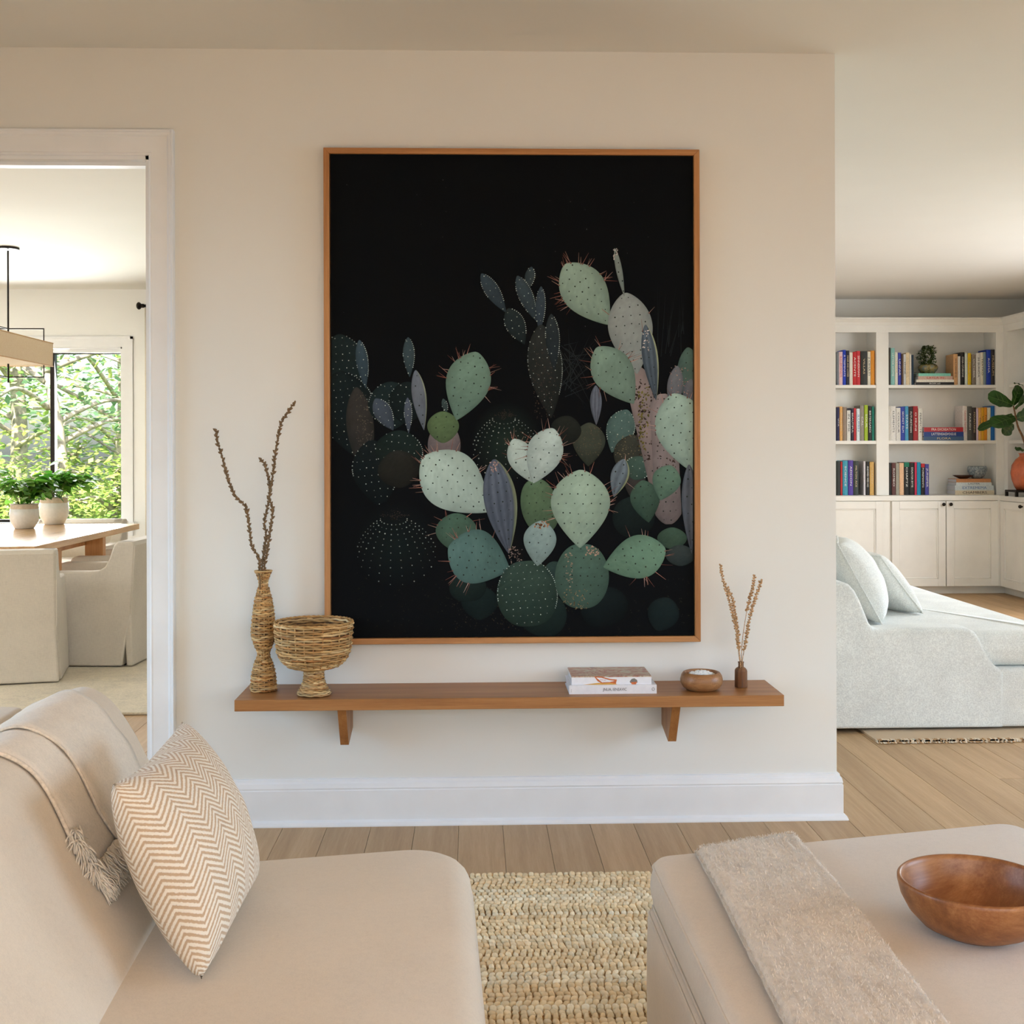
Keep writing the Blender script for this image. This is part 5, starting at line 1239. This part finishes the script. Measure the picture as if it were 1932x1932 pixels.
def row(items, zshelf, pxf, pyf, where, group):
    """items: (x0, x1, ytop, colour, colour name, title, ink, patch)"""
    n = len(items)
    for i, it in enumerate(items):
        x0, x1, yt, col, nm = it[:5]; title = it[5] if len(it) > 5 else None; ink = it[6] if len(it) > 6 else 'w'; patch = it[7] if len(it) > 7 else None
        a = at_y(pxf(x0), 800, YSP).x; b = at_y(pxf(x1), 800, YSP).x; z1 = at_y(pxf(x0), pyf(yt), YSP).z
        prev = items[i - 1][4] if i > 0 else None; nxt = items[i + 1][4] if i < n - 1 else None
        if prev and nxt: lab = f'{nm} book between {prev} and {nxt} ones, {where}'
        elif nxt: lab = f'{nm} book ending the row next to {nxt} one, {where}'
        else: lab = f'{nm} book ending the row next to {prev} one, {where}'
        book_up(lab, a + .0006, b - .0006, zshelf, z1, col, group, title, ink, patch=patch)
z2x = lambda z: 1570 + .10352 * z; z2y = lambda z: 640 + .10352 * z
z3x = lambda z: 1720 + .10973 * z; z3y = lambda z: 630 + .10973 * z
z4x = lambda z: 1570 + .18737 * z; z4y = lambda z: 840 + .18737 * z
wh = (228, 224, 214)
row([(95, 127, 230, (134, 140, 150), 'slate'), (128, 197, 228, (228, 196, 200), 'pink', 'BULLERVANAYS', 'r'), (200, 256, 195, (28, 62, 188), 'cobalt', 'A TREMINATE', 'w'), (258, 318, 208, (40, 40, 56), 'ink black', 'INNER AND LOWER', 'g'), (320, 380, 240, (232, 226, 214), 'plain ivory'), (382, 449, 235, (196, 40, 44), 'bright red', 'ACENTE', 'w'), (450, 518, 215, (204, 50, 58), 'crimson', 'SINNERMAN', 'w'), (522, 646, 216, (46, 46, 42), 'thick charcoal', 'VILLAS', 'g'), (650, 706, 224, (228, 224, 206), 'slim white', 'J OHATI', 'k'), (708, 782, 206, (224, 146, 38), 'orange')], zA, z2x, z2y, 'narrow top shelf', 'books on the narrow top shelf')
row([(92, 135, 1240, (46, 46, 86), 'navy', 'VITA', 'w'), (137, 192, 1226, (226, 172, 102), 'apricot', 'NOMEN', 'g'), (196, 266, 1236, (150, 132, 116), 'taupe'), (270, 338, 1256, (226, 226, 220), 'black topped white', 'IN TIME', 'k', (.93, 1.0, 'k')), (345, 396, 1260, (44, 42, 62), 'midnight', 'BEAUTIFUL', 'w'), (398, 437, 1256, (208, 60, 68), 'scarlet'), (446, 508, 1266, (224, 234, 238), 'pale blue white', 'ILUMIN', 'b'), (513, 583, 1206, (150, 142, 130), 'stone grey', 'CAL', 'w'), (590, 654, 1200, (168, 194, 52), 'lime', 'SOUIL', 'w'), (656, 724, 1216, (36, 34, 36), 'black', 'BIRTERGARDI', 'w'), (726, 770, 1226, (28, 122, 104), 'teal green')], zB, z2x, z2y, 'narrow middle shelf', 'books on the narrow middle shelf')
row([(45, 82, 160, (46, 52, 50), 'dark green'), (84, 103, 165, (196, 50, 50), 'thin red'), (105, 158, 155, (62, 152, 176), 'turquoise', 'SCIENCE', 'w'), (162, 212, 152, (86, 62, 156), 'purple', 'ADDON', 'w'), (214, 266, 158, (56, 64, 60), 'mottled black', 'MILTON ACE', 'g'), (316, 336, 160, (222, 216, 222), 'thin lavender'), (338, 376, 165, (36, 34, 32), 'slim black', 'ANDWED WED HO', 'w'), (378, 421, 168, (214, 170, 96), 'golden tan', 'SAND', 'g')], ZC, z4x, z4y, 'worktop of narrow bay', 'books on the worktop in the narrow bay')
row([(1036, 1071, 155, (74, 72, 66), 'dark grey'), (1073, 1146, 160, (140, 196, 190), 'aqua', 'LETTER HOME', 'w'), (1148, 1203, 235, (226, 226, 212), 'off white', 'LORR', 'g'), (1205, 1262, 245, (56, 66, 166), 'royal blue', 'UNPAR', 'w'), (1272, 1305, 266, (112, 88, 72), 'brown'), (1306, 1350, 272, (216, 220, 222), 'ice white', 'STONE', 'k'), (1351, 1416, 245, (234, 214, 176), 'cream', 'A SOMMER', 'g'), (1420, 1450, 266, (236, 232, 222), 'narrow white'), (1452, 1492, 285, (38, 58, 78), 'petrol blue')], zA, z2x, z2y, 'wide top shelf', 'books on the wide top shelf')
row([(722, 797, 345, (214, 166, 116), 'thick tan', 'WILDERNESS', 'k'), (800, 842, 385, (230, 228, 222), 'short white'), (845, 916, 315, (32, 30, 30), 'jet black', 'COSA CITARONE', 'w'), (919, 968, 325, (218, 228, 216), 'pale mint'), (971, 1029, 330, (226, 188, 28), 'yellow', 'FIRN', 'g'), (1036, 1111, 355, (132, 122, 110), 'warm grey', 'OCTOBER', 'w'), (1113, 1191, 330, (230, 228, 222), 'chalk white', 'M SUNDA', 'k'), (1193, 1240, 315, (234, 228, 208), 'pale cream', 'TEATRO', 'k'), (1241, 1286, 310, (122, 142, 150), 'blue grey'), (1288, 1366, 270, (28, 62, 170), 'ultramarine', 'ROMA', 'w'), (1368, 1436, 268, (42, 40, 42), 'coal black', 'MUSEUM', 'g')], zA, z3x, z3y, 'wide top shelf', 'books on the wide top shelf')
row([(1035, 1070, 1222, (232, 228, 218), 'narrow ivory'), (1072, 1164, 1220, (234, 232, 226), 'broad white', 'ELEMENTS', 'k'), (1168, 1250, 1250, (232, 230, 224), 'shorter white', 'COLOUR', 'k'), (1252, 1329, 1230, (50, 70, 166), 'deep blue', 'SECRET ELM', 'w'), (1331, 1394, 1220, (80, 160, 200), 'sky blue', 'STAYS', 'w'), (1396, 1476, 1236, (52, 44, 44), 'sooty black', 'FUTURETHAN', 'w'), (1479, 1566, 1220, (168, 40, 46), 'dark red', 'O MUNI', 'w'), (1571, 1649, 1262, (230, 228, 218), 'square white', 'PERFECTE', 'k')], zB, z2x, z2y, 'wide middle shelf', 'books on the wide middle shelf')
row([(880, 959, 1235, (228, 222, 216), 'large white', 'CANVAS FISHING', 'r'), (962, 1041, 1245, (88, 88, 84), 'graphite', 'PARISH', 'w'), (1043, 1113, 1265, (60, 52, 48), 'espresso', 'FOUNTAINS', 'g'), (1114, 1150, 1280, (222, 202, 222), 'lilac'), (1151, 1200, 1272, (232, 178, 96), 'light orange', 'OKA', 'k'), (1201, 1250, 1268, (226, 168, 40), 'amber', 'LUNA', 'k'), (1251, 1301, 1262, (222, 146, 38), 'deep orange', 'NORD', 'k'), (1303, 1361, 1266, (230, 226, 204), 'buff'), (1363, 1430, 1236, (28, 102, 168), 'azure', 'E', 'w')], zB, z3x, z3y, 'wide middle shelf', 'books on the wide middle shelf')
row([(570, 598, 180, (44, 44, 42), 'narrow charcoal'), (600, 639, 178, (98, 58, 56), 'maroon', 'ROMEO', 'w'), (641, 676, 180, (166, 162, 148), 'sage grey'), (678, 722, 178, (236, 192, 152), 'peach'), (724, 776, 172, (34, 34, 34), 'green topped black', 'CHAPTZ', 'w', (.86, 1.0, 't')), (778, 829, 178, (38, 36, 34), 'onyx', 'DISASTER BYTE', 'w'), (831, 853, 172, (216, 62, 96), 'hot pink'), (855, 892, 172, (30, 146, 186), 'cyan'), (894, 932, 185, (38, 32, 32), 'red topped black', 'FOREMANTS', 'w', (.88, 1.0, 'r')), (935, 975, 190, (76, 76, 160), 'indigo', 'JUNIPER', 'w')], ZC, z4x, z4y, 'worktop of wide bay', 'books on the worktop in the wide bay')
def lying(label, px0, px1, y1, y0, col, pxf, pyf, group, zb, title=None, ink='w', dd=.2, yoff=0):
    a = at_y(pxf(px0), 800, YSP).x; b = at_y(pxf(px1), 800, YSP).x; h = at_y(1750, pyf(y1), YSP).z - at_y(1750, pyf(y0), YSP).z
    t = book_lying('book', label, a, b, YSP + yoff - .02, YSP + yoff - .02 + dd - .02, zb, zb + h, cloth(col), group=group)
    if title:
        o = lettering(t, title, h * .75, 0, -.0006, h * .5, (R(90), 0, 0), INK[ink]); ln = max(v.co.x for v in o.data.vertices) - min(v.co.x for v in o.data.vertices)
        if ln > 0: o.data.transform(Matrix.Diagonal((min(1.6, (b - a) * .62 / ln), 1, 1, 1)))
    return zb + h
G = 'books stacked flat on the wide top shelf'; z = zA
z = lying('black book lying lowest in the stack under the small potted shrub', 55, 716, 826, 872, (36, 34, 32), z3x, z3y, G, z, 'ROM 63', 'w')
z = lying('white book lying on the black book in the plant stack', 70, 714, 784, 828, (232, 226, 212), z3x, z3y, G, z)
z = lying('dusty pink book lying third in the plant stack', 100, 692, 720, 780, (206, 172, 156), z3x, z3y, G, z, 'LAYLA IN', 'r')
zpl = lying('cream and aqua book directly under the small potted shrub', 105, 660, 668, 716, (130, 204, 186), z3x, z3y, G, z)
G = 'books stacked flat on the wide middle shelf'; z = zB
z = lying('steel blue book lying lowest in the middle shelf stack', 196, 880, 1765, 1832, (62, 92, 128), z3x, z3y, G, z, 'FLORA', 'g')
z = lying('blue book lying between the steel blue and red books', 194, 876, 1682, 1764, (36, 66, 132), z3x, z3y, G, z, 'LATTENSAGVOGUE', 'w')
z = lying('red book lying on top of the middle shelf stack', 198, 870, 1602, 1680, (176, 42, 50), z3x, z3y, G, z, 'FRA EXCREATION', 'w')
G = 'books stacked flat on the worktop'; z = ZC
z = lying('cream book lying lowest under the dish and blue grey bowl', 1228, 1620, 452, 497, (226, 212, 184), z4x, z4y, G, z, 'CHAMBERS', 'k')
z = lying('pale blue book lying second in the worktop stack', 1226, 1616, 402, 452, (206, 216, 218), z4x, z4y, G, z, 'EXTREMEMA', 'b')
z = lying('thin white book lying third in the worktop stack', 1238, 1595, 372, 402, (210, 220, 222), z4x, z4y, G, z, 'LASTER', 'k')
zst = lying('tan book topping the worktop stack under the bowl', 1240, 1588, 337, 372, (196, 136, 90), z4x, z4y, G, z)
# small shrub in mottled pot
t = NT('mottled_glaze'); v = t.coord(); M_mott = t.set(t.ramp(t.noise(v, 26, 4), [(.35, (70, 66, 44)), (.5, (150, 134, 84)), (.62, (104, 116, 110)), (.75, (186, 150, 84))]), .25, .5)
pc = at_y(z3x(288), 700, YSP + .06); sp = thing('potted_shrub', 'small bushy green plant in mottled pot on stacked books', 'plant', (pc.x, YSP + .07, zpl))
c0_ = (pc.x, YSP + .07, zpl)
m = MB(); m.lathe([(.045, 0), (.052, .003), (.078, .038), (.082, .056), (.072, .074), (.062, .080), (.056, .076), (.05, .06)], c0_, 28); m.build('pot', M_mott, sp, smooth=True)
m = MB(); m.lathe([(.001, .066), (.054, .066)], c0_, 16, cap0=False); m.build('soil', M_soil, sp)
M_bush = vcol('bush_leaf', .5, .3); f = MB(); q = random.Random(12)
for _ in range(1700):
    a = q.uniform(0, 2 * PI); zz = q.uniform(.06, .235); rm = (.062 + .022 * math.sin(3 * a + 40 * zz)) * math.sin(PI * min(1, (zz - .035) / .22)) ** .5; r_ = rm * q.random() ** .4; pp = Vector((c0_[0] + r_ * math.cos(a) - .006, c0_[1] + r_ * math.sin(a), c0_[2] + zz)); d = Vector((math.cos(a), math.sin(a), q.uniform(-.2, 1))).normalized() * q.uniform(.012, .02); sd = d.cross(Vector((q.uniform(-1, 1), q.uniform(-1, 1), 1))).normalized() * .0045
    f.add([pp, pp + d * .5 + sd, pp + d, pp + d * .5 - sd], [(0, 1, 2, 3)], lin(q.choice(((52, 74, 30), (72, 96, 40), (36, 54, 22), (92, 110, 54)))))
tag(f.build('foliage', M_bush, sp, color=True), kind='stuff')
# bowl and dish on the worktop stack
t = NT('speckled_glaze'); v = t.coord(); M_speck = t.set(t.ramp(t.noise(v, 70, 4, .7), [(.38, (92, 108, 118)), (.55, (150, 160, 164)), (.7, (196, 200, 196))]), .4, .5)
bp_ = at_y(z4x(1468), 900, YSP + .06); m = MB(); m.lathe([(.035, 0), (.04, .002), (.062, .03), (.078, .062), (.0805, .082), (.077, .098), (.072, .106), (.068, .104), (.072, .09), (.066, .05), (.03, .012), (.001, .010)], (0, 0, 0), 36)
o = m.build('ceramic_bowl', M_speck, None, smooth=True); o.location = (bp_.x, YSP + .075, zst); tag(o, 'speckled blue grey ceramic bowl on top of the worktop book stack', 'bowl')
dp = at_y(z4x(1304), 900, YSP + .05); m = MB(); m.lathe([(.03, 0), (.036, .002), (.075, .020), (.093, .030), (.090, .031), (.06, .018), (.02, .006), (.001, .006)], (0, 0, 0), 36)
o = m.build('dish', wood('dark_dish_wood', (44, 26, 18), (64, 38, 26), (84, 52, 36), 'X', .45, .4), None, smooth=True); o.location = (dp.x + .005, YSP + .03, zst); o.scale = (.96, .6, 1); tag(o, 'shallow dark brown dish on the worktop book stack beside the bowl', 'dish')

# ------------------------------------------------------------------ terracotta vase with fiddle-leaf branches
M_terra = plain('terracotta_glaze', (186, 98, 62), .25, .5, var=.12, scale=16)
YV = 5.62
stz = ZC; vb = at_y(1938, 930, YV); sbx = vb.x
stt = thing('display_stand', 'low black footed stand on the worktop under the terracotta vase', 'stand', (sbx, YV, ZC))
hS = at_y(1930, 924.5, YV).z - ZC; hS = max(.03, hS)
x0s = at_y(1906, 930, YV).x; half = sbx - x0s
m = MB(); m.box(sbx - half, sbx + half, YV - .1, YV + .1, ZC + hS - .016, ZC + hS); m.build('top', M_black, stt, bevel=.003)
for sx in (-1, 1):
    for sy in (-1, 1):
        m = MB(); m.box(sbx + sx * half, sbx + sx * (half - .022), YV + sy * .1, YV + sy * .078, ZC, ZC + hS - .014); m.build('leg', M_black, stt, bevel=.002)
zv = ZC + hS; kv = (YV - CAM.y) / F
def lobes(a, h): return 1 + (.025 * math.cos(8 * a) if .03 < h < .24 else 0)
vz = lambda py: at_y(1930, py, YV).z - zv
rv = lambda px: at_y(1941, 900, YV).x - at_y(px, 900, YV).x
vr = thing('terracotta_vase', 'glossy ribbed terracotta vase holding fiddle leaf branches', 'vase', (sbx + .004, YV, zv))
m = MB(); m.lathe([(rv(1920), 0), (rv(1916), vz(918)), (rv(1911), vz(905)), (rv(1909), vz(892)), (rv(1911), vz(878)), (rv(1918), vz(867)), (rv(1925), vz(861)), (rv(1925), vz(857)), (rv(1922.5), vz(855)), (rv(1927), vz(855)), (rv(1928), vz(866))], (sbx + .012, YV, zv), 56, wob=lobes); m.build('body', M_terra, vr, smooth=True)
fig = thing('fiddle_leaf_branch', 'fiddle leaf fig branch with broad dark green leaves in terracotta vase', 'branch', (sbx + .012, YV, zv + .02))
def V3(px, py, dy=0): return at_y(px, py, YV + dy)
st_ = [Vector((sbx + .012, YV, zv + .03)), V3(1937, 855), V3(1931, 828), V3(1921, 806), V3(1916, 785), V3(1912, 765)]
m = MB(); C = catmull(st_, 6, False); m.tube(C, [.012 - .007 * i / len(C) for i in range(len(C))], 7); m.build('stem', plain('fig_stem', (122, 88, 58), .8, var=.2, scale=60), fig, smooth=True)
t = NT('fig_leaf'); v = t.coord('Generated'); M_fig = t.set(t.ramp(t.noise(v, 3, 2), [(.3, (30, 62, 20)), (.7, (52, 92, 34))]), .32, .45)
M_vein = plain('leaf_vein', (110, 136, 74), .5)
def fleaf(b, tip, w, tilt, cup=.12, droop=.06):
    b, tip = Vector(b), Vector(tip); ax = tip - b; L = ax.length; u = ax / L; side = u.cross(Vector((tilt[0], tilt[1], tilt[2]))).normalized(); nn_ = side.cross(u); vs = []; fs = []; n = 12; K = 7
    for i in range(n + 1):
        s = i / n; hwid = w * (math.sin(PI * min(1, s * .96 + .02)) ** .55) * (.62 + .5 * s - .18 * math.exp(-((s - .42) / .12) ** 2))
        for k in range(K):
            c = -1 + 2 * k / (K - 1); vs.append(b + u * (L * s) + side * (hwid * c) + nn_ * (cup * hwid * abs(c) ** 1.5 - droop * L * s * s + .012 * math.sin(s * 14 + c * 2) * abs(c) * .5))
    for i in range(n):
        for k in range(K - 1): fs.append((i * K + k, i * K + k + 1, (i + 1) * K + k + 1, (i + 1) * K + k))
    m = MB(); m.add(vs, fs); l = m.build('leaf', M_fig, fig, smooth=True)
    m = MB(); m.tube([b + u * (L * s) + nn_ * (-droop * L * s * s + .0008) for s in [i / 8 for i in range(9)]], [.0022 - .0016 * i / 8 for i in range(9)], 4)
    for s in (.2, .4, .6):
        for c in (-1, 1): m.tube([b + u * (L * s) + nn_ * .001, b + u * (L * (s + .14)) + side * (w * .6 * c) + nn_ * (cup * w * .3 + .001)], [.0013, .0006], 4)
    m.build('vein', M_vein, l)
fleaf(V3(1911, 764), V3(1866, 746, -.04), .085, (.1, -1, .5))
fleaf(V3(1911, 764), V3(1925, 728, .02), .07, (.5, -1, .2))
fleaf(V3(1915, 772), V3(1942, 738, -.02), .05, (.9, -.8, .2))
fleaf(V3(1915, 787), V3(1872, 800, -.13), .088, (0, -.7, .75)); fleaf(V3(1910, 782), V3(1845, 808, .02), .06, (0, -.5, .85))
fleaf(V3(1917, 790), V3(1950, 778, -.05), .07, (.2, -1, .4)); fleaf(V3(1912, 800), V3(1893, 820, .03), .05, (0, -1, .2))
fleaf(V3(1930, 727), V3(1913, 722, 0), .02, (0, -.3, 1)); fleaf(V3(1935, 850), V3(1916, 846, -.03), .035, (0, -.6, .8))

# ------------------------------------------------------------------ library sofa (faces +X), pillows, rug
M_chen = fabric('chenille', (228, 230, 225), 340, .5, .10, .0, gw=.08)
DS = 4.98; YSF = dep(DS)
def sx(px, py): p = at_y(px, py, YSF); return (p.x, p.z)
zb_ = 0.02
lr = thing('library_rug', 'thin woven rug with frayed edge under the library sofa', 'rug', (3.2, 2.4, 0))
lx0 = at_z(1648, 1393, .01).x; ly0 = at_z(1760, 1398, .008).y
M_lrug = vcol('woven_rug', .9, .15, .5, scale=500); m = MB(); m.box(lx0, 4.1, ly0, ly0 + 2.7, .0005, .010, lin((214, 190, 160))); m.build('field', M_lrug, lr, color=True)
m = MB(); q = random.Random(5)
for k in range(900):
    x = lx0 + (4.1 - lx0) * q.random(); L = q.uniform(.006, .018); cc = lin(q.choice(((226, 206, 178), (206, 170, 130), (236, 222, 200), (190, 150, 110)))); m.add([(x - .003, ly0 + .012, .0105), (x + .003, ly0 + .012, .0105), (x + .003 + q.uniform(-.004, .004), ly0 - L, .003), (x - .003, ly0 - L * .9, .003)], [(0, 1, 2, 3)], cc); m.box(x - .0035, x + .0035, ly0 - .002, ly0 + .02, .002, .0125 + q.uniform(-.002, .002), cc)
tag(m.build('frayed_edge', M_lrug, lr, color=True), kind='stuff')
ls = thing('library_sofa', 'deep off white chenille sofa with stepped curved arm', 'sofa', (2.0, YSF + .9, 0))
SXB = 1.30; SXF = 2.52; LEN = 1.95
side = [(SXB + .02, zb_), (sx(1893, 1300)[0], zb_), (sx(1895, 1300)[0], sx(1895, 1272)[1])] + [sx(*p) for p in ((1888, 1262), (1877, 1254), (1866, 1240), (1857, 1222), (1849, 1204), (1841, 1193), (1828, 1186), (1800, 1184.5), (1740, 1185), (1690, 1186), (1660, 1187.5), (1648, 1186), (1641, 1176), (1633, 1156), (1624, 1134), (1614, 1115), (1603, 1103), (1590, 1098))] + [(SXB + .10, sx(1577, 1096)[1]), (SXB + .03, sx(1577, 1099)[1]), (SXB, sx(1577, 1110)[1])]
side = [Vector(p) for p in side]
m = MB(); pad(m, side, 0, .135, .02, 0, .0, lambda u, v, w: (u, YSF + w, v), seg=4, inner=0)
m.build('arm', M_chen, ls, smooth=True)
m2 = MB(); pad(m2, side, LEN - .135, LEN, .02, 0, 0, lambda u, v, w: (u, YSF + w, v), seg=4, inner=0); m2.build('arm', M_chen, ls, smooth=True)
ztop = sx(1577, 1096)[1]
bb2 = round_poly([(SXB, zb_), (SXB + .26, zb_), (SXB + .24, ztop - .01), (SXB, ztop - .01)], .02, 4, 4)
m = MB(); pad(m, bb2, .05, LEN - .05, .02, 0, 0, lambda u, v, w: (u, YSF + w, v)); m.build('back', M_chen, ls, smooth=True)
zsb = sx(1895, 1262)[1]; zse = at_z(1900, 1205, .41).z
m = MB(); pad(m, round_poly([(SXB + .2, YSF + .012), (SXF, YSF + .012), (SXF, YSF + LEN - .012), (SXB + .2, YSF + LEN - .012)], .02, 4, 6), zb_, zsb, .015, 0, 0, lambda u, v, w: (u, v, w)); m.build('base', M_chen, ls, smooth=True)
zct = .424
seatp = round_poly([(SXB + .22, YSF + .03), (SXF + .012, YSF + .03), (SXF + .012, YSF + LEN - .11), (SXB + .22, YSF + LEN - .11)], .035, 6, 10)
m = MB(); pad(m, seatp, zsb + .002, zct, .05, 0, .008, lambda u, v, w: (u, v, w), bulge=.006); m.build('seat_cushion', M_chen, ls, smooth=True)
for (u, v) in ((SXB + .1, YSF + .1), (SXF - .1, YSF + .1), (SXB + .1, YSF + LEN - .1), (SXF - .1, YSF + LEN - .1)):
    m = MB(); m.box(u - .03, u + .03, v - .03, v + .03, .0, zb_ + .005); m.build('foot', M_black, ls)
def lpillow(label, bn, bf, tn, tf, thick):
    bn, bf, tn, tf = map(Vector, (bn, bf, tn, tf)); c = (bn + bf + tn + tf) / 4; U = ((bf - bn) + (tf - tn)) / 4; Vv = ((tn - bn) + (tf - bf)) / 4; N = U.cross(Vv).normalized()
    o, rim = pillow('pillow', M_chen, c, U, Vv, N, thick, None, 26, .04, .42); tag(o, label, 'pillow', 'pillows on the library sofa')
    mm = MB(); mm.tube(rim, .004, 5, closed=True); mm.build('piping', M_chen, o, smooth=True); return o
yy0 = YSF + .19
pA0 = Vector((at_y(1664, 1183, yy0).x, yy0, zct + .012)); dA = Vector((math.sin(R(17)), math.cos(R(17)), 0)) * .46
tA_ = Vector((at_y(1582, 1026, yy0).x, yy0 + .02, at_y(1582, 1026, yy0).z))
lpillow('off white chenille pillow leaning on the sofa back next to the arm', pA0, pA0 + dA, tA_, tA_ + dA, .10)
yy1 = YSF + .50
pB0 = Vector((at_y(1742, 1166, yy1).x, yy1, zct + .014)); dB = Vector((math.sin(R(14)) * -1, math.cos(R(14)), 0)) * .44
tB_ = Vector((at_y(1664, 1048, yy1).x, yy1 + .02, at_y(1664, 1050, yy1).z))
lpillow('off white chenille pillow leaning in the middle of the sofa seat', pB0, pB0 + dB, tB_, tB_ + dB, .085)
